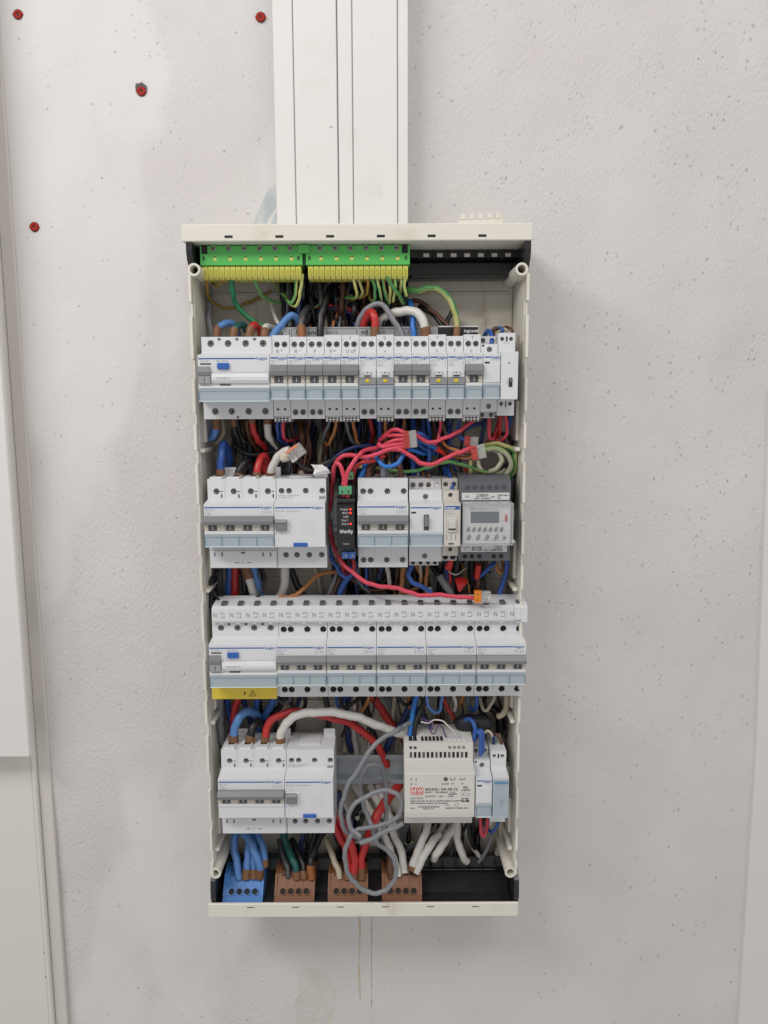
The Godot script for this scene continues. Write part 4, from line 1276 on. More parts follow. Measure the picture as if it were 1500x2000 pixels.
func earth_strip(x0: float, x1: float, s0: float, label: String, cap_left: bool):
	var t := thing("earth_terminal_strip", label, "terminal strip", Vector3.ZERO, "green and yellow earth terminal strips")
	pe(t, "body", [Vector2(42.5, 159.6), Vector2(68, 159.6), Vector2(70, 158.6), Vector2(70, 140.0), Vector2(42.5, 140.0)], x0 * 0.001, x1 * 0.001, M.green)
	for k in 6:
		var x := s0 + k * 15.5
		var rim := disc(t, "screw_rim", x, 156.0, 69.9, 3.9, 0.7, M.green)
		screw(t, x, 156.0, 70.62, 2.9)
		pb(t, "test_window", [x - 0.6, x + 2.8, 144.2, 147.4, 69.95, 70.15], M.yellow_strip, 0.1)
		pb(t, "test_window_edge", [x - 0.6, x + 2.8, 147.4, 148.4, 69.95, 70.12], mk_once("dark_green", lin(0.02, 0.10, 0.03), 0.5), 0.05)
	for x in [x0 + 2.2, x1 - 5.2]:
		pb(t, "corner_notch", [x, x + 2.6, 144.6, 148.6, 69.95, 70.12], mk_once("dark_green", lin(0.02, 0.10, 0.03), 0.5), 0.05)
	var e := x0 + 1.6 if cap_left else x1 - 8.0
	pb(t, "end_notch", [e, e + 6.0, 151.0, 159.0, 69.95, 70.2], M.slot, 0.1)
	var n := 18
	var wd := (x1 - x0 - 3.0) / n
	for k in n:
		var x := x0 + 1.5 + k * wd
		var p := pe(t, "clamp", [Vector2(46, 139.9), Vector2(67, 139.9), Vector2(68.5, 138.0), Vector2(67.5, 129.0), Vector2(65, 126.6), Vector2(46, 126.6)], (x + 0.3) * 0.001, (x + wd - 0.3) * 0.001, M.yellow_strip)
		pb(p, "clamp_face", [x + 1.3, x + wd - 1.3, 130.0, 136.0, 68.0, 68.35], mk_once("yellow_deep", lin(0.44, 0.42, 0.05), 0.4), 0.2)

func phase_terminal(x0: float, m: Material, label: String, called: String):
	var t := thing(called, label, "terminal block", Vector3(x0 * 0.001, 0, 0), "terminal blocks in the black tray")
	var w := 45.4
	pe(t, "body", [Vector2(31, -551.5), Vector2(33, -536.0), Vector2(46, -535.2), Vector2(54, -536.8), Vector2(70, -553.0)], 0.0, w * 0.001, m)
	pe(t, "foot", [Vector2(48, -553.1), Vector2(70.2, -553.1), Vector2(74.4, -559.0), Vector2(74.0, -560.6), Vector2(50, -560.0)], 0.0, w * 0.001, m)
	for s in [0.0, w - 2.0]:
		pe(t, "end_cheek", [Vector2(31, -552.9), Vector2(33, -534.6), Vector2(46, -533.9), Vector2(56, -535.6), Vector2(71.4, -552.9)], (s - 0.1) * 0.001, (s + 2.1) * 0.001, m)
	var fwd := Vector3(0, 15, 18.5).normalized()
	for k in 4:
		var x := 9.6 + k * 8.9
		var c := Vector3(x, -550.4, 67.4) * 0.001
		var st := start()
		for q in 16:
			var u := Vector3(cos(TAU * q / 16), sin(TAU * q / 16), 0)
			var v := Vector3(cos(TAU * (q + 1) / 16), sin(TAU * (q + 1) / 16), 0)
			var f := Vector3(0, 0, 0.0022)
			quad(st, u * 0.0033 + f, v * 0.0033 + f, v * 0.0041 + f, u * 0.0041 + f, Vector3.BACK)
			quad(st, u * 0.0041 + f, v * 0.0041 + f, v * 0.0041, u * 0.0041, u)
			quad(st, u * 0.0033 + f, v * 0.0033 + f, v * 0.0033, u * 0.0033, -u)
		var ring := node("port_ring", finish(st), m, t)
		ring.position = c
		ring.rotation.x = -0.7
		var h := disc(ring, "port_hole", 0, 0, 0.1, 3.3, 0.3, M.black_hole)
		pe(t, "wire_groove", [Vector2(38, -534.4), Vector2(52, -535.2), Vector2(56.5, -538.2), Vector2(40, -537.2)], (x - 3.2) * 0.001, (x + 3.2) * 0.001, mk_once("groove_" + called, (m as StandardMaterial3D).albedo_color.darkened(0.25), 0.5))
		if k < 3:
			pe(t, "divider", [Vector2(54.8, -537.0), Vector2(55.6, -536.8), Vector2(66.2, -549.0), Vector2(65.4, -549.6)], (x + 4.1) * 0.001, (x + 4.8) * 0.001, m)

# lever or push connector: clear housing with coloured face; where, size in mm, turn
func connector(label: String, where: Vector3, size: Vector3, turn: float, ports: int, lever: Material, called := "wire_connector", tilt := 0.0):
	var t := thing(called, label, "wire connector", where, "clear wire connectors hanging in the wires")
	t.rotation = Vector3(tilt, 0, turn)
	var h := size * 0.5
	var cx := -h.x
	pb(t, "wire_face", [cx, cx + size.x * 0.42, -h.y, h.y, -h.z, h.z], lever, 0.5)
	pb(t, "clear_housing", [cx + size.x * 0.42 + 0.02, h.x, -h.y + 0.2, h.y - 0.2, -h.z + 0.2, h.z - 0.2], M.clear, 0.6)
	for k in ports:
		var y0 := -h.y + size.y * (k + 0.15) / ports
		var y1 := -h.y + size.y * (k + 0.85) / ports
		pb(t, "clamp_spring", [cx + size.x * 0.5, cx + size.x * 0.86, y0, y1, -h.z * 0.5, h.z * 0.3], M.steel, 0.2)
		pb(t, "test_port", [cx + size.x * 0.14, cx + size.x * 0.24, (y0 + y1) * 0.5 - 0.5, (y0 + y1) * 0.5 + 0.5, h.z - 0.02, h.z + 0.06], M.slot, 0.02)
		pb(t, "housing_rib", [cx + size.x * 0.6, h.x - 0.3, y1 + size.y * 0.05 / ports, y1 + size.y * 0.2 / ports, h.z - 0.18, h.z + 0.3], M.clear, 0.1)
	return t

# ---------------------------------------------------------------- wires
func wires_top():
	# out of the earth strips
	wire("olive", 1.7, "403,537,62 404,560,50 410,585,32 428,598,22 458,601,16 490,589,12 530,570,10", "brownish yellow wire sagging from the far left of the earth strip")
	wire("olive", 1.6, "433,537,62 432,551,56 422,559,46 412,552,40 408,540,34", "short yellow loop under the second and fourth clamps of the earth strip")
	wire("green", 2.7, "452,538,62 454,570,52 462,595,42 480,616,38 505,633,38 527,644,40 545,662,42", "plain green wire curving from the earth strip to behind the first breaker")
	wire("gy", 1.8, "493,538,62 502,560,50 514,578,40 530,589,30 550,593,22 580,590,15", "green-yellow wire sweeping left to right under the middle of the left earth strip")
	wire("gy", 1.6, "579,535,64 578,565,56 573,586,50 565,590,44 553,577,30 541,560,20 527,546,15", "left one of two hairpin earth wires at the right end of the left strip")
	wire("gy", 1.6, "591,535,64 587,570,57 581,592,50 574,597,44 564,590,38 556,570,26 546,552,16", "right one of two hairpin earth wires at the right end of the left strip")
	wire("gy", 1.4, "607,601,28 620,597,26 633,576,22 646,560,20 663,561,20 682,573,16", "thin arched earth wire between the two earth strips, deep in the box")
	wire("gy", 1.4, "690,577,26 672,580,24 655,586,20 640,590,14", "thin earth wire running left under the right strip")
	wire("gy", 1.5, "687,538,64 695,562,58 697,576,50 690,582,40 668,582,26 648,587,18", "first earth wire of the right strip, bending to the left")
	wire("gyg", 1.5, "697,538,64 704,556,59 708,573,52 701,581,40 684,583,26 672,578,16", "second earth wire of the right strip, greener, bending to the left")
	wire("olive", 1.5, "717,538,64 719,558,58 717,572,50 706,580,40 690,586,28 672,590,18", "yellow-brown earth wire of the right strip, hooking left")
	wire("gyg", 1.5, "725,538,64 731,558,60 733,575,55 730,588,48 723,583,36 719,572,24", "hairpin earth wire in the middle of the right strip")
	wire("gy", 1.6, "735,538,64 740,560,58 743,578,52 744,596,42", "pale earth wire dropping straight, right of the hairpin")
	wire("gyg", 1.6, "746,538,64 750,560,58 755,580,52 758,594,42", "green earth wire dropping towards the grey arch")
	wire("gy", 1.5, "762,538,64 762,562,58 761,592,44", "earth wire hanging vertically above the red arch's right side")
	wire("gyg", 2.0, "754,538,66 764,555,63 776,572,58 788,592,44", "earth wire slanting to the right across its neighbours")
	wire("gy", 1.5, "772,538,64 772,562,59 769,588,46", "earth wire hanging just left of the right strip's end")
	wire("gyg", 1.6, "784,538,64 784,558,60 779,574,48", "short earth wire second from the right strip's end")
	wire("gy", 1.6, "792,537,65 790,558,61 793,577,54", "last earth wire of the right strip, cut short")
	wire("gyg", 3.3, "786,563,36 803,568,44 820,567,46 836,562,46 852,564,47 868,574,49 882,592,52 890,615,54 892,640,56 893,664,58", "thick green earth cable arching to the right and down to the eleventh breaker", -13.0)
	# cables behind
	wire("grey", 3.3, "404,548,24 404,590,24 408,628,28 416,662,36", "grey cable running down the left side above the first row")
	wire("white", 2.2, "528,585,18 533,605,22 537,618,24 543,630,28 556,650,30", "short white cable end left of the blue arch")
	wire("light_blue", 3.7, "526,662,56 540,646,52 555,627,49 568,617,46 579,622,42 585,636,38 587,652,32", "light blue arch over the first two narrow breakers")
	wire("dark_grey", 3.8, "590,660,58 589,632,55 591,616,50 600,604,36 612,592,22", "thick dark grey wire with a brown end above the second narrow breaker", 13.0, "sleeve_orange")
	wire("black", 3.6, "625,668,58 626,632,55 630,605,50 639,578,40 646,560,26", "thick black wire standing above the third narrow breaker")
	wire("red", 2.0, "592,625,22 612,604,22 638,596,24 665,598,26 690,607,24 716,622,18", "thin red wire bowed behind the black one")
	wire("navy", 2.0, "590,632,20 612,612,20 640,602,22 667,607,24 692,616,22 718,632,16", "thin navy wire following the thin red one")
	wire("grey", 3.0, "696,648,38 704,619,43 718,602,47 740,594,50 751,600,52 761,613,54 775,636,56 791,668,58", "grey cable arching over the red arch to the eighth narrow breaker")
	wire("red", 4.2, "708,650,36 714,621,43 724,610,51 731,618,56 732,640,58 731,664,58", "thick red arch with a brown end above the sixth narrow breaker", -13.0)
	wire("white", 4.7, "736,642,30 750,622,36 770,611,44 800,607,52 820,617,57 831,640,59 831,664,59", "thick white arch ending in a brown sleeve above the ninth narrow breaker", -12.0)
	wire("bright_blue", 3.0, "800,588,34 805,606,44 807,632,52 809,668,56", "bright blue wire dropping behind the white arch")
	wire("navy", 2.6, "788,610,20 790,634,24 786,660,28", "navy wire in the shade beside the bright blue one")
	wire("brown", 2.4, "755,590,22 775,594,20 797,588,22 818,589,26 842,605,30 862,624,34 888,650,40", "dark brown wire running right, under the earth cable")
	wire("black", 2.6, "818,598,22 845,614,28 862,634,33 870,658,38", "black wire bowing down left of the eleventh breaker")
	wire("black", 2.6, "886,600,22 877,622,26 866,644,30 858,660,32", "black wire slanting against the bowed one")
	wire("orange", 1.9, "644,660,34 654,625,28 663,600,22 668,580,14", "thin orange wire rising behind the third and fourth breakers")
	wire("slate", 1.9, "660,655,32 664,620,26 667,590,18", "thin slate wire beside the rising orange one")
	wire("orange", 1.6, "610,655,30 603,630,24 598,610,16", "thin orange-red wire behind the thick dark grey one")
	wire("beige", 2.6, "640,660,24 634,625,20 632,600,14", "dull beige cable behind the black standing wire")
	wire("beige", 2.6, "618,660,22 616,632,18 620,604,12", "dull beige cable left of the black standing wire")
	# over the first device
	wire("light_blue", 3.7, "422,664,59 426,641,57 439,631,53 455,634,46 463,648,38 466,668,30", "light blue arch at the left end of the first row", 14.0)
	wire("teal", 3.9, "456,664,59 459,642,57 469,636,51 481,641,42 487,655,34 488,672,28", "dark teal arch second from the left above the first row", 12.0)
	wire("red", 3.8, "486,664,59 490,641,57 499,634,51 507,645,42 511,660,34 511,675,28", "red arch third from the left above the first row", 13.0)
	wire("white", 3.9, "517,664,59 517,648,57 520,640,50 529,640,40 540,648,30", "short white arch with a brown end, fourth above the first row", 11.0)
	# right end
	wire("blue", 2.4, "943,664,34 950,649,44 956,648,54 960,662,64 958,684,70", "blue wire hooking into the relay at the right end of the first row")
	wire("brown", 2.4, "962,662,40 964,645,44 972,642,44 976,650,40", "small brown loop behind the first row's relay")
	wire("beige", 1.5, "966,660,40 974,648,48 984,642,52 990,646,54", "thin pale wire leaning to the first row's control switch")
	wire("blue", 1.6, "981,660,50 982,645,56 976,640,50", "short blue stub on the first row's control switch")
	wire("brown", 1.6, "1001,660,52 1001,647,58 993,640,54 984,641,44", "thin brown loop on the first row's control switch")

func wires_second():
	# under the first device
	wire("light_blue", 3.7, "421,812,56 421,838,52 417,852,50 411,854,43 408,838,36 411,818,28", "blue hairpin under the left end of the first row", 14.0)
	wire("beige", 2.6, "434,815,30 436,842,32 430,858,32 418,866,28 410,850,20", "dull beige wire looped round the blue hairpin")
	wire("blue", 4.2, "431,945,59 431,925,58 432,892,55 436,868,47 443,874,38 448,900,30 449,935,24", "thick blue arch standing on the left of the second row", 15.0)
	wire("black", 3.2, "455,815,44 459,845,42 468,866,34 476,885,24", "black wire under the second screw of the first row", 10.0)
	wire("black", 3.0, "463,815,36 466,842,34 478,862,32 492,870,24", "second black wire slanting right under the first row")
	wire("black", 4.2, "466,945,59 468,918,56 478,904,51 489,908,42 493,925,34 494,945,26", "thick black arch second from the left on the second row", 11.0)
	wire("brown", 3.0, "483,815,40 484,840,38 491,860,32 502,880,22", "brown wire under the third screw of the first row")
	wire("red", 3.4, "492,812,46 495,842,45 503,858,41 513,868,32 520,880,22", "red wire bending right under the first row", 8.0)
	wire("red", 4.2, "500,945,59 503,916,56 510,896,50 517,891,44 521,906,36 520,935,28", "thick red arch third from the left on the second row", 12.0)
	wire("white", 4.0, "523,812,48 523,842,47 529,858,42 540,870,32 548,884,22", "thick white wire bending right under the first row", 9.0)
	wire("white", 4.3, "528,948,59 530,921,60 538,899,63 550,885,66 566,878,70", "thick white wire rising from the second row to the orange-faced connector", 14.0)
	wire("black", 2.2, "540,820,30 543,846,32 549,866,34 560,880,26", "black wire running beside the bending white one")
	wire("black", 2.6, "455,870,30 480,885,32 515,888,32 545,878,30", "black wire crossing under the first row's left end")
	wire("black", 1.8, "530,838,40 538,862,44 552,879,40 562,890,30", "thin black wire curving into the left bunch")
	wire("blue", 1.7, "542,818,58 542,840,54 545,858,44 560,868,30", "blue wire in the first plug-in breaker")
	wire("pink", 1.8, "554,818,60 553,842,57 555,857,52 564,861,42 580,855,28", "short pink-red wire in the first plug-in breaker")
	wire("blue", 1.6, "549,820,54 549,842,48 553,856,38", "second blue wire beside the short pink-red one")
	# narrow breakers, from left to right
	wire("slate", 1.8, "645,818,58 641,832,56 633,848,50 633,860,42 642,866,32", "slate blue wire in the fourth breaker, bending left")
	wire("orange", 1.8, "657,818,60 654,840,58 647,858,54 641,869,47 634,861,38 631,846,28", "orange wire looping under the fourth breaker")
	wire("slate", 1.8, "675,818,60 679,840,56 687,858,50 697,868,42 708,864,32", "slate blue wire in the fifth breaker, bending right")
	wire("orange", 1.8, "688,818,60 692,840,57 698,862,50 705,871,42 711,860,32", "orange wire looping under the fifth breaker")
	wire("red", 2.2, "722,818,42 726,838,40 728,855,32 722,870,22", "red wire hanging under the sixth breaker")
	wire("blue", 1.9, "741,818,60 742,842,54 741,868,44 736,890,30", "blue wire in the seventh breaker, hanging straight")
	wire("orange", 1.8, "753,818,60 753,842,56 754,865,46 758,890,30", "orange wire in the seventh breaker, hanging straight")
	wire("orange", 1.8, "790,818,42 788,838,38 782,858,26", "orange wire deep under the eighth breaker")
	wire("blue", 2.0, "836,818,58 838,844,52 841,868,42 850,890,30", "blue wire in the tenth breaker")
	wire("brown", 1.9, "847,820,44 849,845,38 848,868,28", "brown wire behind the tenth breaker's pink wire")
	wire("pink", 1.9, "861,818,61 859,842,61 855,860,64 846,870,66", "short pink wire in the tenth breaker")
	wire("pink", 2.2, "926,819,61 905,837,65 885,848,70 860,860,75 842,864,78 826,858,80 812,849,82", "long pink wire from the twelfth breaker to the five-way connector")
	wire("blue", 2.0, "897,822,58 895,842,60 898,853,62 908,859,62", "blue wire curving into the rear red connector")
	wire("navy", 2.2, "948,812,40 944,840,42 938,866,42 930,885,36", "navy wire left of the relay's red loops")
	wire("blue", 2.2, "950,825,32 925,832,30 895,845,28 870,868,24", "blue wire crossing behind the long pink one")
	# relay loops
	wire("pink", 2.0, "955,808,58 955,832,60 956,851,58 962,857,52 968,845,44 975,820,38", "red hairpin under the first row's relay")
	wire("red", 1.8, "978,806,50 974,828,50 966,850,48 960,862,40", "red wire slanting left under the control switch")
	wire("pink", 1.9, "987,804,58 990,830,58 988,850,56 978,860,50 962,858,44 950,866,34", "outer red hairpin under the first row's control switch")
	wire("red", 1.8, "979,806,56 977,832,54 974,850,48 966,858,40", "inner red wire under the first row's control switch")
	wire("navy", 2.4, "994,804,48 992,828,46 988,848,40 978,870,30", "navy wire at the right end under the first row")
	wire("blue", 1.7, "998,804,52 996,826,48 991,850,40", "thin blue wire at the right end under the first row")
	wire("black", 2.2, "958,850,26 975,847,28 990,850,30 1002,866,34 1015,886,36 1019,906,34 1018,935,30", "black cable along the right side above the timer")
	# five-way connector
	wire("pink", 2.1, "790,845,87 775,839,84 761,844,76 749,851,68 742,862,56", "topmost pink wire in the five-way connector")
	wire("pink", 2.1, "790,851,87 772,850,82 756,852,74 744,860,62", "second pink wire in the five-way connector")
	wire("pink", 2.1, "790,858,87 768,861,84 752,868,80 738,873,74 728,882,62", "third pink wire in the five-way connector")
	wire("pink", 2.2, "790,866,87 768,869,86 748,872,84 738,868,80", "fourth pink wire, with its end turned up short")
	wire("pink", 2.3, "790,872,87 765,877,86 742,884,84 722,891,83 703,893,83 685,888,84 668,891,84 656,904,80 651,930,70 648,960,52 644,1000,40", "lowest pink wire of the five-way connector, reaching down past the black module")
	wire("pink", 2.3, "738,875,72 715,879,78 702,888,86 690,904,88 678,924,89 675,945,88 680,970,86", "pink wire in the right hole of the front green terminal")
	wire("pink", 2.2, "656,903,84 664,908,87 670,925,88 671,948,87 672,970,86", "pink wire in the left hole of the front green terminal")
	wire("red", 2.2, "752,890,68 732,899,70 708,904,70 694,916,67 689,934,64 688,952,60", "red wire in the rear green terminal")
	wire("pink", 2.3, "765,878,84 782,878,87 796,886,88 810,897,88 826,905,88 846,906,88 866,898,88 892,885,88 922,875,87", "pink wire looping low from the five-way connector to the two-way red one")
	wire("blue", 2.2, "815,846,80 826,850,76 836,862,66 838,885,64 836,910,58 834,940,48", "blue wire dropping from the right of the five-way connector")
	wire("bright_blue", 2.1, "812,858,78 826,864,74 842,871,70 854,878,68", "blue wire leading to the red crimped sleeve")
	wire("blue", 2.0, "810,862,72 828,876,66 846,886,56", "blue wire below the crimped one")
	wire("bright_blue", 2.0, "796,878,76 812,881,70 830,886,62 848,888,48", "bright blue wire leaving the connector to the right")
	wire("blue", 2.0, "800,872,70 820,880,62 842,882,50 870,880,36", "deeper blue wire leaving the connector to the right")
	wire("bright_blue", 2.3, "790,884,80 778,903,82 760,911,82 744,906,80 735,894,74 742,883,64 762,878,54", "bright blue loop hanging under the five-way connector")
	wire("navy", 2.2, "640,915,40 652,896,46 668,884,48 688,874,48 712,871,48 738,873,44", "navy wire arching left behind the pink ones")
	wire("gyg", 1.8, "700,912,52 735,914,60 770,919,64 805,921,66 835,913,66 860,905,66 885,903,66 912,910,64 932,918,62 955,922,60", "long green earth wire lying across the second row's wires")
	wire("ashgreen", 2.6, "955,922,60 972,914,60 980,897,60 968,880,58 945,878,56 930,890,50", "inner turn of the earth wire coil above the timer")
	wire("ashgreen", 2.8, "928,890,50 950,877,60 975,878,62 992,890,62 998,908,60 988,928,54 978,940,46", "middle turn of the earth wire coil above the timer")
	wire("gyg", 2.8, "945,870,50 972,867,55 998,876,57 1011,894,57 1009,914,54 996,930,50 984,942,44", "outer green turn of the earth wire coil above the timer")
	wire("ashgreen", 2.4, "934,900,46 938,916,52 950,926,54 968,926,54 988,918,50", "lower turn of the earth wire coil above the timer")
	wire("gy", 2.2, "920,900,40 919,916,42 920,934,40", "earth wire hanging from the coil's left side")
	wire("gy", 2.0, "965,938,46 985,930,50 1000,922,46", "short bit of earth wire under the coil")
	wire("black", 2.0, "958,930,36 975,916,40 992,906,40 1002,912,36", "black wire inside the coil")
	wire("orange", 1.8, "862,860,52 872,872,62 884,878,70 900,881,78 920,881,84", "upper brown-orange wire in the two-way red connector")
	wire("brown", 1.8, "858,872,50 876,884,60 896,889,74 922,888,84", "brown wire in the two-way red connector")
	wire("orange", 1.7, "870,890,52 890,892,64 906,894,76 924,893,84", "lower brown-orange wire in the two-way red connector")
	wire("blue", 2.0, "884,872,30 896,882,34 912,898,32", "blue wire behind the two-way connector")
	wire("red", 2.4, "910,915,36 906,938,36 905,960,32", "red wire dropping behind the timer's left edge")
	# into the second row
	wire("bright_blue", 3.2, "704,966,60 706,938,64 711,918,64 719,898,56", "bright blue wire in the three-module breaker's left end")
	wire("brown", 3.2, "717,966,62 718,936,66 722,916,66 732,896,56", "brown wire in the three-module breaker, second from its left")
	wire("black", 3.2, "725,966,58 725,936,62 728,912,60", "black wire beside the brown one in the three-module breaker")
	wire("grey", 3.2, "753,966,62 750,938,66 747,918,66 745,894,58", "light grey wire in the middle of the three-module breaker")
	wire("brown", 3.1, "787,966,62 785,936,66 782,914,66 777,892,58", "brown wire at the right of the three-module breaker")
	wire("brown", 2.6, "829,960,66 836,946,64 838,925,58 835,908,46", "brown wire crossing the screws of the two-module switch")
	wire("orange", 1.7, "836,955,50 830,938,44 826,922,34", "thin orange wire behind the two-module switch")
	wire("white", 2.0, "818,955,46 818,935,40 816,915,30", "white wire behind the two-module switch")
	wire("blue", 2.3, "879,970,70 883,948,66 880,930,58 873,918,46", "bright blue wire bent over the narrow yellowed switch")
	wire("blue", 2.3, "869,948,48 870,932,44 869,912,34", "straight blue wire behind the narrow yellowed switch")
	wire("brown", 1.7, "886,950,50 884,932,44 880,912,34", "thin brown wire beside the bent bright blue one")
	wire("black", 3.6, "1010,925,44 1014,945,48 1012,968,48 1004,985,42", "black cable bent round the timer's upper right corner")
	# tapes and wires of the left connector
	wire("black", 1.8, "576,898,70 588,908,72 602,916,74 616,917,74", "thin black wire from the orange-faced connector into white tape")
	wire("dark_grey", 2.2, "622,908,66 640,903,60 656,896,50 670,886,40", "dark grey wire running right out of the white tape")
	wire("beige", 3.0, "586,920,40 592,935,40 590,950,36", "pale wire end behind the add-on block's step")

func wires_third():
	wire("black", 2.2, "420,1092,40 404,1108,46 395,1132,52 396,1158,58 408,1182,62 420,1192,64", "outermost of the black loops left of the third row")
	wire("black", 2.2, "426,1095,38 409,1118,44 404,1142,50 413,1168,56 428,1190,60", "second of the black loops left of the third row")
	wire("black", 2.2, "430,1098,36 414,1125,42 413,1148,48 424,1172,54 438,1190,58", "third of the black loops left of the third row")
	wire("black", 2.4, "436,1100,34 420,1128,40 424,1152,46 436,1170,52 452,1184,56", "innermost of the black loops left of the third row")
	wire("black", 1.6, "418,1100,50 410,1122,56 414,1150,60 430,1175,62", "thin black loop in front of the thicker loops")
	wire("blue", 4.0, "448,1095,32 447,1140,32 446,1195,34", "thick blue wire down behind the third row's left end")
	wire("red", 4.6, "459,1095,32 459,1140,32 457,1195,34", "thick red wire down behind the third row's left end")
	wire("slate", 3.2, "431,1095,24 430,1140,24 428,1195,24", "slate cable at the far left between rows two and three")
	wire("beige", 2.2, "440,1095,22 439,1140,22 440,1195,24", "thin beige wire beside the thick blue one")
	wire("black", 3.4, "470,1095,34 476,1130,36 480,1165,36 478,1195,34", "black wire right of the thick red one")
	wire("white", 4.6, "478,1100,38 486,1130,42 494,1152,42 500,1180,36", "white wire with a brown top slanting down in the left bunch", 18.0)
	wire("light_blue", 4.2, "491,1095,36 501,1130,38 509,1160,38 514,1195,34", "light blue wire slanting down in the left bunch")
	wire("black", 1.9, "511,1108,40 517,1130,46 512,1152,50 498,1170,54 476,1174,54 452,1170,48", "thin black loop crossing the left bunch")
	wire("black", 2.8, "500,1100,30 512,1115,32 516,1132,32", "black stub at the right of the left bunch")
	wire("brown", 2.4, "480,1100,30 490,1124,30 503,1150,30", "brown wire behind the slanting white one")
	wire("white", 5.2, "556,1100,34 557,1130,36 553,1152,38 540,1178,38", "flat white cable hanging below the add-on block's left edge")
	wire("black", 4.0, "562,1098,26 575,1130,28 590,1160,30 602,1195,30", "thick black cable slanting under the add-on block")
	wire("orange", 2.3, "658,1117,36 638,1118,40 618,1125,44 600,1143,48 580,1160,52 560,1168,54 546,1164,54", "brown-orange wire curving left under the add-on block")
	wire("slate", 2.0, "548,1172,46 575,1168,46 605,1162,42 634,1166,38 650,1178,34", "thin grey wire lying under the brown-orange one")
	wire("beige", 3.2, "610,1100,14 618,1120,16 624,1140,16 626,1170,16", "pale cable against the back under the add-on block")
	wire("grey", 3.6, "668,1098,30 656,1130,32 645,1155,34 634,1195,36", "grey cable slanting left below the black module")
	wire("brown", 3.4, "674,1098,32 664,1130,34 654,1155,36 644,1195,38", "brown cable slanting left below the black module")
	wire("blue", 3.6, "694,1098,36 680,1125,42 667,1152,42 658,1195,42", "thick blue cable slanting left below the black module")
	wire("navy", 2.2, "690,1115,34 696,1145,34 702,1195,34", "navy wire slanting right below the black module")
	wire("pink", 2.3, "643,1020,40 646,1045,46 652,1065,56 664,1092,70 690,1120,80 715,1136,84 742,1146,86 772,1147,86 795,1156,86 818,1162,86 852,1162,86 892,1165,87 932,1169,88", "long pink wire from the rail gap to the orange lever connector")
	wire("blue", 2.3, "641,1062,44 648,1090,50 661,1114,56 676,1127,58 689,1119,56 693,1098,52 690,1080,46", "blue loop hanging under the black module")
	wire("red", 2.2, "688,1085,56 691,1102,58 688,1118,54 676,1124,44", "red wire bent under the black module's blue plug")
	wire("red", 2.0, "668,1085,54 668,1102,52 672,1118,44", "second red wire under the black module's blue plug")
	wire("black", 3.6, "672,1105,34 664,1125,34 650,1150,30", "black cable behind the blue loop")
	wire("blue", 2.5, "850,1088,54 832,1089,54 815,1095,56 802,1109,60 799,1125,64 808,1138,66 824,1146,64 840,1156,58 856,1172,52", "bright blue wire bowing left below the two-module switch")
	wire("orange", 2.6, "789,1095,40 786,1130,42 782,1158,42 780,1195,40", "straight orange wire below the three-module breaker's right end")
	wire("orange", 2.2, "808,1095,36 818,1115,38 823,1130,38 818,1146,36 800,1154,32", "bent orange wire behind the bowing blue one")
	wire("orange", 2.0, "836,1088,42 833,1120,42 832,1150,42 832,1195,40", "straight orange-brown wire left of the red flags")
	wire("beige", 1.8, "820,1088,40 821,1115,40 822,1140,36", "thin pale wire between the orange wires")
	wire("black", 3.0, "838,1095,26 850,1115,30 862,1132,34 874,1148,36", "black cable leading into a grey sleeve")
	wire("grey", 4.6, "858,1124,40 868,1140,42 878,1155,42 890,1175,40", "grey sleeve slanting behind the long pink wire")
	wire("brown", 2.2, "820,1165,30 812,1148,30 826,1136,28 838,1142,26", "brown loop low behind the bent orange wire")
	wire("white", 3.4, "836,1148,44 842,1164,46 850,1185,46", "grey-white wire end just over the busbar")
	wire("navy", 2.6, "872,1088,46 872,1110,44 876,1140,40 878,1195,36", "navy wire under the narrow yellowed switch")
	wire("black", 3.6, "896,1088,40 890,1115,40 884,1145,38 878,1195,36", "black wire under the timer's left edge")
	wire("red", 2.0, "878,1112,44 879,1135,42 876,1165,40 874,1195,38", "dark red wire under the red crimp")
	wire("black", 4.4, "922,1095,26 922,1130,26 920,1160,26", "thick black cable behind the red tube")
	wire("brown", 3.0, "933,1128,44 934,1142,42 928,1155,36 918,1165,28", "brown wire coming out of the red tube")
	wire("black", 1.9, "944,1095,40 945,1120,40 946,1155,40 946,1180,38", "thin dark wire under the middle of the timer")
	wire("blue", 2.2, "968,1098,48 958,1106,52 950,1115,52 938,1124,46 926,1130,34", "blue wire curling left under the timer")
	wire("slate", 1.9, "962,1098,48 968,1112,50 960,1122,46 952,1112,40", "slate loop under the timer")
	wire("orange", 2.2, "970,1098,48 970,1110,50 977,1117,48 983,1108,44 981,1095,38", "brown-orange loop under the timer's right end")
	wire("blue", 2.6, "990,1090,52 989,1110,52 984,1135,50 977,1155,48 968,1185,48", "blue wire from the timer's right end to the busbar")
	wire("white", 0.7, "876,1116,50 888,1122,54 900,1118,50 910,1110,42", "bare thin silvery wire near the red flag")
	wire("black", 2.6, "722,1098,40 724,1120,40 730,1140,38 745,1140,34 762,1120,28", "black wire under the three-module breaker's left end")
	wire("blue", 2.0, "716,1098,38 716,1130,36 718,1160,32", "straight blue wire under the three-module breaker's left end")
	wire("navy", 2.2, "749,1098,34 742,1120,32 734,1145,30", "navy wire slanting left under the three-module breaker")
	wire("white", 2.4, "753,1098,36 758,1120,36 762,1142,34 768,1150,28", "off-white wire under the three-module breaker")
	wire("brown", 2.4, "680,1128,34 700,1140,34 722,1152,34 756,1150,32 776,1140,26", "brown wire sagging under the three-module breaker")
	wire("slate", 2.4, "702,1098,32 698,1125,34 706,1145,36 720,1156,36 726,1175,34", "slate cable bent towards the busbar")
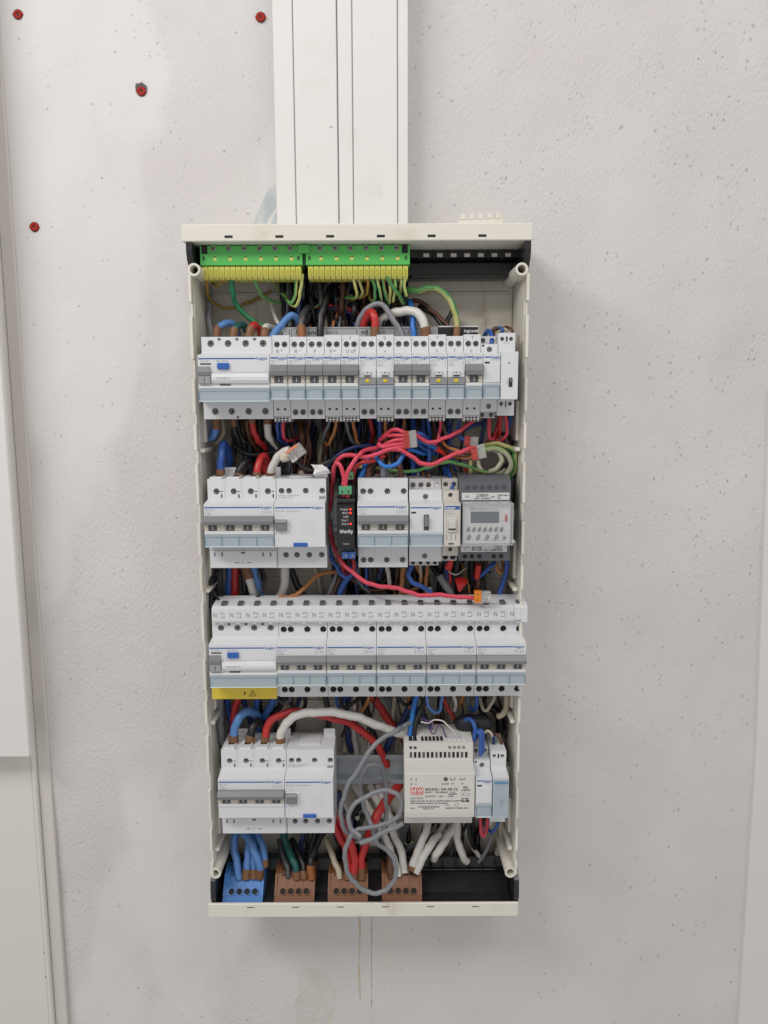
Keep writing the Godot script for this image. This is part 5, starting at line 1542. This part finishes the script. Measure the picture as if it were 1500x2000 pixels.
	wire("black", 3.4, "778,1098,30 774,1130,30 782,1160,32 780,1195,32", "black cable behind the straight orange wire")
	wire("black", 2.4, "890,1172,30 905,1168,32 920,1170,32", "black bit lying on the busbar's back")
	wire("purple", 1.6, "872,1165,44 874,1180,44 876,1195,42", "dark purple wire plugged in the busbar")

func wires_fourth():
	wire("grey", 3.9, "420,1352,44 421,1395,44 426,1425,44 437,1452,38 446,1480,30", "grey cable down the left side between rows three and four")
	wire("blue", 3.4, "441,1352,32 446,1385,30 452,1420,28 450,1460,24", "blue wire left of the red one under the yellow cover")
	wire("red", 4.2, "467,1350,42 459,1388,42 455,1420,36 452,1460,26", "red wire dropping behind the blue arch of the fourth row")
	wire("navy", 3.0, "474,1352,32 482,1390,30 494,1420,28", "navy wire under the yellow cover")
	wire("blue", 3.4, "504,1352,36 500,1390,36 496,1425,32", "blue wire behind the fourth row's blue arch")
	wire("blue", 4.2, "541,1352,40 528,1380,40 510,1410,36 498,1432,30", "blue wire slanting left from under the yellow cover")
	wire("black", 3.6, "553,1352,30 545,1380,28 520,1412,24", "black wire slanting left beside the blue one")
	wire("light_blue", 4.8, "456,1462,64 458,1426,62 468,1401,58 485,1390,51 500,1396,42 506,1412,34 502,1435,28", "thick light blue arch at the left of the fourth row", 15.0)
	wire("black", 4.8, "488,1462,64 491,1428,61 501,1412,54 512,1414,45 520,1426,36 524,1445,28", "thick black arch second on the fourth row", 15.0)
	wire("red", 4.3, "517,1462,65 520,1426,63 531,1406,61 552,1395,59 585,1390,57 632,1398,54 682,1412,50 716,1436,44 741,1462,36 756,1495,26", "long red cable arching right from the fourth row", 14.0)
	wire("white", 4.8, "548,1462,66 549,1432,66 561,1410,67 581,1397,67 611,1391,66 656,1392,64 701,1402,60 746,1420,54 792,1436,46", "long white cable arching right from the fourth row", 13.0)
	wire("red", 4.6, "720,1350,26 742,1382,24 766,1415,22 786,1440,20", "red cable slanting down against the back")
	wire("black", 4.0, "708,1352,20 718,1395,20 728,1430,20 740,1480,20", "black cable against the back between rows three and four")
	wire("white", 3.4, "688,1400,12 692,1440,12 698,1480,12", "white cable standing against the back above the rail")
	wire("white", 2.0, "721,1440,16 722,1460,16 724,1480,16", "thin white wire beside the black cable against the back")
	wire("orange", 1.9, "722,1352,46 716,1375,44 706,1389,40", "short orange wire under the third row's middle")
	wire("white", 1.9, "694,1352,40 693,1370,38 691,1386,34", "short pale wire under the third row's middle")
	wire("brown", 2.2, "700,1352,36 698,1372,34 695,1385,30", "dark red-brown wire beside the short pale one")
	wire("black", 2.3, "591,1350,52 597,1366,52 594,1382,50 585,1388,48 572,1379,46 562,1366,42 556,1352,38", "black loop under the left three-module breaker")
	wire("slate", 1.8, "566,1350,48 566,1366,46 556,1374,42 546,1366,36", "slate loop beside the black one")
	wire("black", 2.2, "664,1350,52 666,1372,50 674,1381,48 691,1373,46 700,1360,40", "black hairpin under the second three-module breaker")
	wire("blue", 1.8, "656,1350,50 658,1372,48 664,1380,44 672,1366,38 678,1352,34", "blue hairpin behind the black one")
	wire("brown", 2.0, "612,1352,30 622,1359,32 632,1352,32", "low brown curve under the left breakers")
	wire("black", 2.2, "770,1352,50 780,1366,48 794,1376,44 806,1370,38", "short black wire under the fourth three-module breaker")
	wire("bright_blue", 3.0, "816,1350,48 808,1382,54 803,1410,60 800,1448,66", "bright blue wire into the power supply's left terminal")
	wire("black", 3.0, "838,1352,46 824,1382,54 812,1412,61 809,1448,66", "black wire into the power supply's second terminal")
	wire("navy", 3.8, "800,1380,28 786,1410,28 766,1438,26 752,1465,22", "dark blue cable slanting behind the grey cable's collar")
	wire("light_blue", 2.0, "833,1350,50 836,1376,52 848,1392,50 860,1384,46 864,1352,40", "light blue hairpin above the power supply")
	wire("brown", 3.0, "868,1355,32 860,1385,30 850,1412,26", "brown cable above the power supply")
	wire("red", 2.2, "858,1352,34 872,1378,36 884,1400,36 896,1420,34", "dark red wire slanting above the power supply")
	wire("orange", 2.0, "802,1352,40 798,1372,38 806,1388,32", "short orange wire left of the bright blue one")
	wire("white", 2.0, "885,1352,40 890,1374,38 888,1388,34", "thin pale wire above the power supply's right half")
	wire("orange", 1.9, "908,1352,38 900,1370,36 892,1384,30", "thin orange wire above the power supply's right half")
	wire("blue", 2.2, "930,1350,50 931,1372,50 926,1388,46 918,1382,40", "blue hairpin left of the black sleeve")
	wire("slate", 2.6, "914,1352,36 916,1378,36 920,1400,32", "slate cable behind the blue hairpin")
	wire("beige", 1.9, "968,1352,46 962,1372,50 950,1387,52 941,1381,48 938,1365,40", "thin beige hairpin over the black sleeve")
	wire("beige", 3.4, "988,1352,46 990,1376,50 983,1393,52 972,1400,50", "thick beige wire bent into the black sleeve's right end")
	wire("brown", 2.2, "1000,1352,36 998,1372,36 994,1388,30", "brown wire in the right corner under the third row")
	wire("black", 5.0, "958,1380,24 976,1400,22 974,1440,20", "black cable going down behind the black sleeve")
	wire("white", 0.8, "822,1410,64 838,1412,68 850,1405,72 868,1412,76 888,1430,76 896,1440,72", "thin silvery white lead over the power supply")
	wire("purple", 0.8, "812,1402,56 832,1407,64 846,1412,70 842,1428,74 848,1432,74 856,1418,70 866,1425,72 872,1440,70", "thin purple lead curling over the power supply")
	wire("navy", 2.0, "816,1380,44 830,1405,50 842,1425,54", "navy lead behind the thin purple one")
	wire("blue", 2.4, "890,1430,44 902,1412,54 914,1404,60 924,1412,66 928,1428,70 927,1446,70", "blue wire arching to the fourth row's relay")
	wire("blue", 2.2, "926,1444,70 930,1430,72 937,1432,76 940,1450,78 938,1474,78", "blue wire bridged into the fourth row's relay, left")
	wire("blue", 2.2, "930,1440,66 935,1428,70 942,1430,74 943,1450,76 941,1472,76", "blue wire bridged into the fourth row's relay, right")
	wire("beige", 1.8, "940,1436,56 952,1428,62 960,1434,64 962,1446,62", "thin pale wire on the fourth row's control switch")
	wire("navy", 1.8, "950,1430,52 958,1430,60 964,1440,64 964,1456,64", "navy wire on the fourth row's control switch")
	wire("brown", 1.8, "955,1432,50 968,1434,60 978,1444,64 980,1458,64", "brown wire on the fourth row's control switch")
	# the long grey cable
	wire("grey", 2.6, "812,1404,50 800,1413,62 779,1424,72 748,1442,82 722,1465,88 708,1491,90 687,1521,91 672,1553,92 666,1583,93 669,1609,92 680,1627,88 702,1637,82 728,1640,74 747,1626,66 753,1600,62 754,1565,62 753,1525,66 745,1502,72 731,1493,78 715,1500,80 706,1518,78 704,1548,74 710,1574,76 720,1598,82 727,1618,88 736,1645,90 752,1658,92 767,1672,94 773,1692,94 771,1715,94 757,1736,94 733,1744,94 704,1734,94 684,1712,95 674,1685,96 675,1659,97 686,1632,98 702,1619,98 722,1616,97 748,1611,96 770,1600,95 783,1583,94 785,1565,94 774,1550,93 753,1544,92 731,1548,92 706,1561,94 688,1577,96 680,1596,98 686,1618,100 704,1634,104", "long grey cable tangled in loops in front of the fourth rail")
	wire("grey", 2.6, "704,1646,104 722,1640,106 750,1626,108 786,1609,110", "loose straight end of the grey cable, pointing right")

func wires_bottom():
	wire("light_blue", 4.4, "462,1615,30 458,1640,38 459,1665,46 463,1690,54 468,1716,58", "leftmost blue wire into the blue terminal block")
	wire("light_blue", 4.4, "478,1612,28 486,1640,40 485,1668,48 482,1690,54 482,1716,58", "second blue wire into the blue terminal block", -11.0)
	wire("light_blue", 4.2, "488,1612,26 498,1645,40 497,1675,50 495,1715,58", "third blue wire into the blue terminal block", -10.0)
	wire("light_blue", 4.4, "466,1618,34 482,1634,46 496,1660,56 506,1685,60 508,1714,58", "fourth blue wire, crossing over the others", -12.0)
	wire("light_blue", 4.2, "492,1612,28 508,1640,44 515,1668,52 518,1692,56", "rightmost blue wire with a brown wrapped end", -8.0)
	wire("dark_grey", 3.4, "546,1640,24 552,1668,38 560,1692,50 564,1716,57", "dark grey wire into the first brown terminal block")
	wire("teal", 4.2, "552,1615,24 558,1645,34 569,1672,46 577,1692,54 579,1716,58", "teal wire into the first brown terminal block", -8.0)
	wire("black", 3.8, "570,1640,24 582,1665,40 592,1692,52 594,1716,58", "black wire in the middle of the first brown terminal block", -8.0)
	wire("black", 4.0, "640,1612,24 622,1642,36 610,1670,48 607,1692,56 608,1716,59", "black wire with an orange-brown end in the first brown block", -15.0, "sleeve_orange")
	wire("black", 3.4, "618,1612,26 612,1640,34 606,1672,44", "black wire behind the orange-brown ended one")
	wire("navy", 3.0, "600,1612,22 590,1640,24 586,1670,26", "navy wire against the back at the bottom")
	wire("beige", 3.6, "636,1638,26 644,1658,36 652,1678,46 660,1698,54 664,1716,58", "beige wire into the second brown terminal block")
	wire("red", 4.4, "652,1605,44 664,1635,46 676,1660,50 680,1685,54 679,1716,58", "left red wire into the second brown terminal block", -6.0)
	wire("red", 4.6, "662,1590,46 676,1625,50 688,1655,54 693,1685,57 692,1716,59", "middle red wire into the second brown terminal block", -8.0)
	wire("red", 4.6, "716,1635,40 712,1655,48 706,1680,54 707,1716,58", "right red wire into the second brown terminal block", -13.0)
	wire("red", 5.2, "788,1525,24 770,1545,38 748,1573,58 735,1595,68 728,1610,70", "short thick red cable behind the grey loops")
	wire("red", 4.4, "728,1610,64 722,1626,54 717,1640,44", "red cable end below the grey loops")
	wire("brown", 4.4, "762,1670,44 762,1690,52 764,1716,58", "brown wrapped wire at the left of the third brown block")
	wire("white", 4.2, "690,1530,14 706,1555,16 724,1585,20 742,1615,26 758,1648,36 770,1680,48 778,1712,58", "left white cable into the third brown terminal block")
	wire("white", 4.4, "722,1530,14 735,1562,18 752,1592,24 770,1630,32 784,1665,44 792,1706,57", "second white cable into the third brown terminal block")
	wire("white", 4.0, "738,1530,14 748,1560,16 760,1590,22 774,1618,28", "white cable behind the red one")
	wire("white", 4.6, "836,1595,26 833,1620,36 824,1645,44 812,1672,52 804,1700,58", "white cable slanting left from under the power supply", -5.0)
	wire("white", 4.8, "860,1630,36 846,1642,42 834,1662,50 822,1682,56 811,1706,60", "broad white cable over the third brown block's right end", 0.0)
	wire("white", 4.6, "890,1612,34 876,1632,42 864,1650,48 853,1668,48 847,1678,44", "white cable slanting left into the black tray")
	wire("white", 4.4, "894,1595,32 893,1625,40 896,1650,44 904,1672,44 912,1682,40", "white cable bowing right into the black tray")
	wire("white", 3.2, "872,1600,22 858,1625,26 838,1648,30 815,1668,34", "thinner white cable behind those under the power supply")
	wire("white", 2.6, "906,1600,24 912,1630,26 924,1655,28 936,1672,28", "thin white cable right of the bowing one, deep in the box")
	wire("grey", 2.4, "960,1628,30 956,1648,32 946,1668,32 936,1684,30", "thin pale grey cable at the right of the tray")
	wire("beige", 4.4, "984,1590,20 981,1630,22 974,1660,24 970,1690,22", "thick beige cable down the right side at the bottom")
	wire("black", 2.4, "914,1595,36 916,1622,36 920,1645,36 928,1658,32", "thin black cable right of the bowing white one")
	wire("pink", 2.0, "938,1592,56 939,1615,60 943,1634,60 950,1618,58 954,1592,54", "red hairpin under the fourth row's relay")
	wire("white", 1.8, "959,1590,56 959,1600,56 958,1612,52", "short pinkish white stub under the fourth row")
	wire("blue", 1.9, "976,1590,56 972,1610,58 964,1623,56 955,1622,52 949,1610,46", "blue hairpin under the fourth row's control switch")
	wire("slate", 3.2, "872,1610,20 850,1630,22 820,1645,22 790,1662,20", "slate cable lying across the back at the bottom")
	wire("slate", 3.0, "800,1600,18 790,1630,18 782,1660,20", "slate cable standing behind the white ones")
	wire("white", 3.6, "690,1642,18 710,1644,18 735,1648,18", "white cable end lying flat behind the grey loops")
	wire("beige", 3.4, "790,1646,16 815,1649,16 845,1644,16", "pale cable lying flat under the power supply")
	wire("white", 3.2, "660,1562,14 676,1580,14 700,1600,14", "white cable at the back left of the grey loops")
	wire("navy", 4.0, "660,1545,16 664,1565,18 668,1590,22", "navy cable at the add-on block's right edge")
	wire("black", 4.0, "710,1565,18 696,1582,18 682,1600,20", "black cable slanting behind the grey loops")

# cables that nothing tells apart, in the dark behind the rows
func tangle(zone: String, n: int, x0: float, x1: float, y0: float, y1: float, z0: float, z1: float, kinds: Array, r0 := 1.8, r1 := 3.6):
	for i in n:
		var x := lerpf(x0, x1, (i + rng.randf()) / n)
		var drift := rng.randf_range(-28, 28)
		var pts := ""
		var bow := rng.randf_range(-16, 16)
		for k in 5:
			var f := k / 4.0
			pts += "%.1f,%.1f,%.1f " % [x + drift * f + bow * sin(f * PI), lerpf(y0, y1, f) + rng.randf_range(-3, 3), rng.randf_range(z0, z1)]
		var kind: String = kinds[rng.randi() % kinds.size()]
		wire(kind, rng.randf_range(r0, r1), pts, "one of the %s cables in the dark tangle %s" % [String(kind).replace("_", " "), zone], 0.0, "sleeve", "%s cables in the tangle %s" % [String(kind).replace("_", " "), zone])

func small_fittings():
	# label strip behind the first row
	var s := thing("label_strip", "grey and black printed label strip standing behind the first row", "label strip")
	pb(s, "grey_part", [-106, 57.5, 62, 80.4, 44, 49], mk_once("strip_grey", lin(0.36, 0.37, 0.39), 0.4), 0.3)
	pb(s, "black_part", [58, 99.6, 62, 81.2, 44, 49.6], M.module_black, 0.3)
	pb(s, "black_rim", [58, 99.6, 79.8, 81.0, 49.61, 49.8], M.label_white, 0.03)
	txt(s, "lettering", "legrand", -92, 75.0, 49, 6.4, M.dark_print, bold, 0)
	txt(s, "lettering", "Auto 10", -60, 75.0, 49, 3.6, M.dark_print, sans, 0)
	txt(s, "lettering", "nd", -23.6, 75.0, 49, 6.4, M.dark_print, bold, 0)
	txt(s, "lettering", "Auto 20", -10, 75.0, 49, 3.6, M.dark_print, sans, 0)
	txt(s, "lettering", "CE", 21.5, 75.0, 49, 6.6, M.dark_print, sans, 0)
	txt(s, "lettering", "le", 43, 75.0, 49, 6.4, M.dark_print, bold, 0)
	txt(s, "lettering", "legrand", 84.6, 75.8, 49.6, 4.2, M.white_mark, bold, 0)
	for x in [-99, -96.6, -28, -17.6, 12.0]:
		pb(s, "frame_line", [x, x + 0.5, 62.5, 78.2, 49.01, 49.1], M.dark_print, 0.01)
	for q in [[-96, -28.4], [-27, -18], [-17, 11.6], [12.6, 40]]:
		pb(s, "frame_line", [q[0], q[1], 78.3, 78.8, 49.01, 49.1], M.dark_print, 0.01)
	# spare comb on top of the box
	var c := thing("blanking_comb", "small ivory comb of five blanking teeth lying on top of the box", "blanking comb", Vector3(0.0995, 0.1768, 0.052))
	pb(c, "strip", [-25, 26, 0.1, 4.2, -6, 6], M.cream, 0.6)
	var up2 := pb(c, "strip", [-22, 24, 4.4, 9.4, -5, 5], M.cream, 0.6)
	up2.rotation.z = 0.03
	for k in 5:
		var p := pb(c, "tooth", [-19.5 + k * 9.0, -14.5 + k * 9.0, 9.6 + k * 0.25, 15.4 + k * 0.3, -4, 3], M.cream, 0.5)
	# connectors
	connector("clear five-way wire connector full of pink wires under the first row", at(801, 858, 0.090), Vector3(13.5, 17.6, 7), 0.10, 5, M.red_lever, "wire_connector")
	connector("two-way clear and red wire connector above the timer", at(934, 883, 0.091), Vector3(14.5, 14.6, 7), 0.20, 3, M.red_lever, "wire_connector")
	connector("rear red connector half hidden behind the two-way one", at(920, 862, 0.062), Vector3(14.5, 10, 7), -0.08, 2, M.red_lever, "wire_connector")
	connector("orange and clear lever connector lying on the busbar's right part", at(942, 1165, 0.093), Vector3(17.0, 12.0, 8), -0.03, 2, M.orange_lever, "wire_connector")
	var o = connector("clear connector with a salmon edge hanging at the left above the add-on block", at(579, 884, 0.082), Vector3(18, 13, 8), -0.0, 2, M.clear, "wire_connector")
	o.rotation.z = 0.62
	pb(o, "salmon_lever", [-8.6, 6.2, 4.2, 7.2, -3.4, 4.4], M.salmon_lever, 0.6)
	pb(o, "lever_arm", [-9.0, -2.0, -6.6, -2.8, 4.05, 5.4], M.clear, 0.4)
	# crumpled white tape
	var t := node("crumpled_tape", crumple(), M.tape_white)
	t.position = at(624, 916, 0.078)
	tag(t, "crumpled piece of white tape above the add-on block", "tape")
	var g := node("cream_wrap", lump(Vector3(10, 9, 7), 5, 0.25), mk_once("wrap_cream", lin(0.62, 0.58, 0.45), 0.35))
	g.position = at(556, 893, 0.070)
	tag(g, "glossy cream tape wrapped round the thick white wire's end", "tape")
	# red crimps and flags
	cone_flag("red crimped sleeve on the blue wire right of the five-way connector", at(852, 876, 0.069), at(868, 887, 0.062), 3.0, 1.6)
	cone_flag("red crimp flaring out under the narrow yellowed switch", at(885, 1084, 0.060), at(875, 1110, 0.056), 2.2, 4.2)
	cone_flag("red tube standing on a brown wire under the timer", at(935, 1103, 0.052), at(931, 1129, 0.048), 3.2, 3.3)
	cone_flag("broad red cap pointing up left, hanging between the black wires", at(897, 1155, 0.05), at(901, 1134, 0.056), 1.4, 7.0)
	# black sleeve at the right over the fourth row
	var b := node("black_sleeve", lump(Vector3(42, 17, 18), 3, 0.10), mk_once("sleeve_black", lin(0.016, 0.018, 0.024), 0.55))
	b.position = at(926, 1412, 0.052)
	tag(b, "fat black rubber sleeve lying right above the fourth row", "sleeve")
	# collar on the grey cable
	var k := node("cable_collar", tube(spline(path_px("775,1427,73 781,1423,71 786,1421,69")), 0.0032, 12), M.w_slate)
	tag(k, "slate collar round the grey cable where it turns down", "cable collar")

func cone_flag(label: String, a: Vector3, b: Vector3, r0: float, r1: float):
	var c := CylinderMesh.new()
	c.bottom_radius = r0 * 0.001
	c.top_radius = r1 * 0.001
	c.height = a.distance_to(b)
	c.radial_segments = 14
	var o := node("red_crimp", c, M.red_ferrule)
	var y := (b - a).normalized()
	var x := y.cross(Vector3.BACK).normalized()
	o.transform = Transform3D(Basis(x, y, x.cross(y)), (a + b) * 0.5)
	tag(o, label, "crimp", "red crimps and sleeves on wires")

func lump(size: Vector3, seed_: int, rough: float) -> ArrayMesh:    # a soft uneven pillow
	var n := FastNoiseLite.new()
	n.seed = seed_
	n.frequency = 0.9
	var st := SurfaceTool.new()
	st.begin(Mesh.PRIMITIVE_TRIANGLES)
	var vs := []
	for j in 13:
		for i in 25:
			var a := TAU * (i % 24) / 24.0
			var b := PI * j / 12.0
			var d := Vector3(sin(b) * cos(a), cos(b), sin(b) * sin(a))
			var e := Vector3(signf(d.x) * pow(absf(d.x), 0.6), signf(d.y) * pow(absf(d.y), 0.7), signf(d.z) * pow(absf(d.z), 0.7))
			vs.append(e * size * 0.0005 * (1.0 + rough * n.get_noise_3d(d.x * 2, d.y * 2, d.z * 2) * 2.0))
	for v in vs: st.add_vertex(v)
	for j in 12:
		for i in 24:
			var k := j * 25 + i
			for q in [k, k + 25, k + 1, k + 1, k + 25, k + 26]: st.add_index(q)
	st.generate_normals()
	return st.commit()

func crumple() -> ArrayMesh:
	var st := start()
	var p := [Vector3(-9, 5, 0), Vector3(-3, 4.4, 3), Vector3(3, 4.6, 1), Vector3(10, -1, 2), Vector3(11.5, -4.5, 0), Vector3(4, -5, 3), Vector3(-4, -7.6, 1), Vector3(-6.6, -5.6, 2.6), Vector3(1, -2.4, 4.4), Vector3(-5, 0, 1.4), Vector3(0, 1.2, 3.6)]
	for f in [[0, 1, 9], [1, 10, 9], [1, 2, 10], [2, 3, 10], [3, 8, 10], [3, 4, 8], [4, 5, 8], [5, 6, 8], [6, 7, 8], [8, 9, 10], [7, 9, 8]]:
		tri(st, p[f[0]] * 0.001, p[f[1]] * 0.001, p[f[2]] * 0.001, Vector3.BACK)
		tri(st, p[f[0]] * 0.001 - Vector3(0, 0, 0.0012), p[f[1]] * 0.001 - Vector3(0, 0, 0.0012), p[f[2]] * 0.001 - Vector3(0, 0, 0.0012), Vector3.FORWARD)
	return finish(st)

# ---------------------------------------------------------------- the scene
func _ready():
	rng.seed = 20
	# camera: looking straight at the wall, tipped down eight degrees
	var basis_ := Basis(Vector3.RIGHT, deg_to_rad(-PITCH)) * Basis(Vector3.BACK, deg_to_rad(ROLL))
	right = basis_.x
	up = basis_.y
	ahead = -basis_.z
	var cam := Camera3D.new()
	cam.name = "camera"
	cam.transform = Transform3D(basis_, EYE)
	cam.fov = rad_to_deg(2.0 * atan(1000.0 / LENS))
	cam.near = 0.02
	cam.far = 30.0
	add_child(cam)
	var env := Environment.new()
	env.background_mode = Environment.BG_COLOR
	env.background_color = Color(1.0, 0.99, 0.98)
	env.background_energy_multiplier = 0.50
	env.tonemap_mode = Environment.TONE_MAPPER_LINEAR
	env.tonemap_exposure = 0.96
	env.sdfgi_enabled = true
	env.ssao_enabled = true
	env.ssil_enabled = true
	var we := WorldEnvironment.new()
	we.name = "environment"
	we.environment = env
	add_child(we)
	ceiling_lamp("ceiling_tube_left", Vector3(-1.05, 1.1, 1.15), Vector3(-0.1, 0.0, 0), 1.7)
	ceiling_lamp("ceiling_tube_right", Vector3(0.6, 1.3, 1.3), Vector3(-0.1, 0.0, 0), 0.9)
	sans = SystemFont.new()
	sans.font_names = PackedStringArray(["Droid Sans"])
	bold = SystemFont.new()
	bold.font_names = PackedStringArray(["Droid Sans"])
	bold.font_weight = 700
	materials()
	surroundings()
	distribution_box()
	# first row
	leakage_breaker(-184.4, 0, "four-pole breaker with blue test button, leftmost in the first row", false)
	var names := ["with pencilled R and o", "with pencilled R, second in line", "with pencilled F, third in line", "with pencilled Ro, fourth in line", "with pencilled U oP, fifth in line", "with yellow button, left of the left pair", "with yellow button and pencilled S, in the left pair", "with grey toggle, just right of the left yellow pair", "with grey toggle, just left of the right yellow pair", "with yellow button and pencilled T, in the right pair", "with yellow button, right of the right pair", "with pencilled T and o, just left of the relay"]
	var hands := [[["R", 5.6, 26.4, 5.6], ["o", 9.6, 28.0, 4.0]], [["R", 6.4, 26.4, 5.6], ["-", 10.4, 27.6, 6.0]], [["F", 8.2, 26.4, 5.6]], [["R", 6.6, 26.4, 5.6], ["o", 10.4, 27.4, 4.4]], [["S", 8.6, 39.8, 3.6], ["U oP", 9.4, 26.6, 5.0]], [], [["S", 8.4, 39.6, 4.8], ["o", 8.8, 26.4, 4.0]], [["~", 8.4, 38.4, 4.0]], [], [["T", 8.8, 39.4, 4.6], ["o", 8.6, 26.6, 4.4]], [["T", 8.6, 26.8, 4.0]], [["T", 8.8, 39.2, 4.6], ["o", 8.0, 26.6, 4.2]]]
	for i in 12:
		small_breaker(i, "narrow breaker of the first row " + names[i], "dot" if i in [5, 6, 9, 10] else "toggle", i in [0, 3, 4, 6, 9, 11], hands[i])
	relay(98.9, 17.4, 0, "white relay with blue label window near the right end of the first row")
	slim_module(116.4, 17.4, 0, "white control switch with small black slider ending the first row", false)
	# second row
	four_pole(-183.8, 1, "four-pole main breaker with pale label cover, leftmost in the second row", true)
	add_on(-112.2, 1, "wide white block with blue button clipped to the second row's main breaker")
	smart_relay()
	wide_breaker(-27.2, 1, "three-module breaker right of the slim black module in the second row")
	changeover_switch()
	slim_breaker()
	timer()
	# third row
	leakage_breaker(-184.0, 2, "four-pole breaker with blue test button above the yellow cover", true)
	var place := ["right beside the four-pole breaker with the blue button", "second of the five wide ones in the third row", "third and middle of the five wide ones in the third row", "fourth of the five wide ones in the third row", "ending the third row at the right"]
	for i in 5:
		wide_breaker(-113.2 + i * 52.28, 2, "three-module breaker " + place[i])
	busbar()
	warning_cover()
	# fourth row
	four_pole(-179.6, 3, "four-pole main breaker without label cover, leftmost in the fourth row", false)
	add_on(-108.0, 3, "wide white block with blue button clipped to the fourth row's main breaker")
	power_supply()
	relay(97.0, 18.0, 3, "white relay with two blue wires beside the power supply")
	slim_module(115.4, 17.2, 3, "control switch under a pale clear cover ending the fourth row", true)
	# terminal strips and blocks
	earth_strip(-184.8, -81.5, -171.0, "green and yellow earth terminal strip at the upper left", true)
	earth_strip(-77.8, 27.2, -63.6, "green and yellow earth terminal strip left of the empty black carrier", false)
	var key := thing("strip_joint", "green cap between the two earth terminal strips", "cap")
	pe(key, "cap", [Vector2(60, 159.5), Vector2(72.5, 159.5), Vector2(74, 158), Vector2(74, 152.4), Vector2(72, 151), Vector2(60, 151)], -0.0850, -0.0740, M.green)
	pb(key, "gap", [-81.3, -78.0, 140.5, 151, 52, 66], mk_once("dark_green", lin(0.02, 0.10, 0.03), 0.5), 0.2)
	phase_terminal(-185.2, M.blue_term, "blue four-way terminal block at the lower left", "blue_terminal_block")
	phase_terminal(-126.6, M.brown_term, "brown terminal block beside the blue one, with black and teal wires", "brown_terminal_block")
	phase_terminal(-65.8, M.brown_term, "middle brown terminal block with red wires behind the grey loop", "brown_terminal_block")
	phase_terminal(-4.2, M.brown_term, "brown terminal block with white cables, next to the empty tray", "brown_terminal_block")
	small_fittings()
	wires_top()
	wires_second()
	wires_third()
	wires_fourth()
	wires_bottom()
	var dark := ["black", "black", "dark_grey", "black", "brown", "navy", "dark_grey", "slate"]
	tangle("above the first row", 26, 545, 800, 545, 665, 7, 26, dark)
	tangle("above the first row", 12, 570, 760, 548, 665, 10, 34, dark + ["beige"])
	tangle("under the first row", 40, 450, 880, 815, 945, 7, 26, dark + ["navy", "beige"])
	tangle("under the first row", 22, 540, 860, 815, 945, 14, 38, dark + ["blue", "brown"])
	tangle("above the first row", 12, 560, 800, 548, 665, 20, 42, ["black", "dark_grey", "slate", "brown", "black"], 0.9, 1.7)
	tangle("under the first row", 24, 470, 920, 815, 945, 20, 44, ["black", "navy", "brown", "slate", "blue", "dark_grey"], 0.9, 1.8)
	tangle("under the second row", 14, 640, 960, 1092, 1195, 20, 42, ["black", "navy", "brown", "black", "orange"], 0.9, 1.8)
	tangle("under the third row", 10, 640, 980, 1352, 1440, 18, 40, ["black", "navy", "brown", "black"], 0.9, 1.7)
	tangle("at the bottom", 8, 560, 960, 1600, 1690, 18, 34, ["black", "dark_grey", "navy"], 1.2, 2.4)
	tangle("under the second row", 16, 640, 960, 1092, 1195, 7, 26, dark)
	tangle("under the third row", 14, 470, 980, 1352, 1470, 7, 22, dark + ["beige"])
	tangle("at the bottom", 14, 560, 960, 1590, 1690, 8, 22, dark + ["beige"])

func ceiling_lamp(called: String, where: Vector3, aim: Vector3, energy: float):
	var l := AreaLight3D.new()
	l.name = called
	l.area_size = Vector2(1.2, 0.16)
	l.light_energy = energy
	l.light_color = Color(1.0, 0.985, 0.965)
	l.shadow_enabled = true
	l.set("area_range", 8.0)
	add_child(l)
	l.look_at_from_position(where, aim, Vector3.UP)
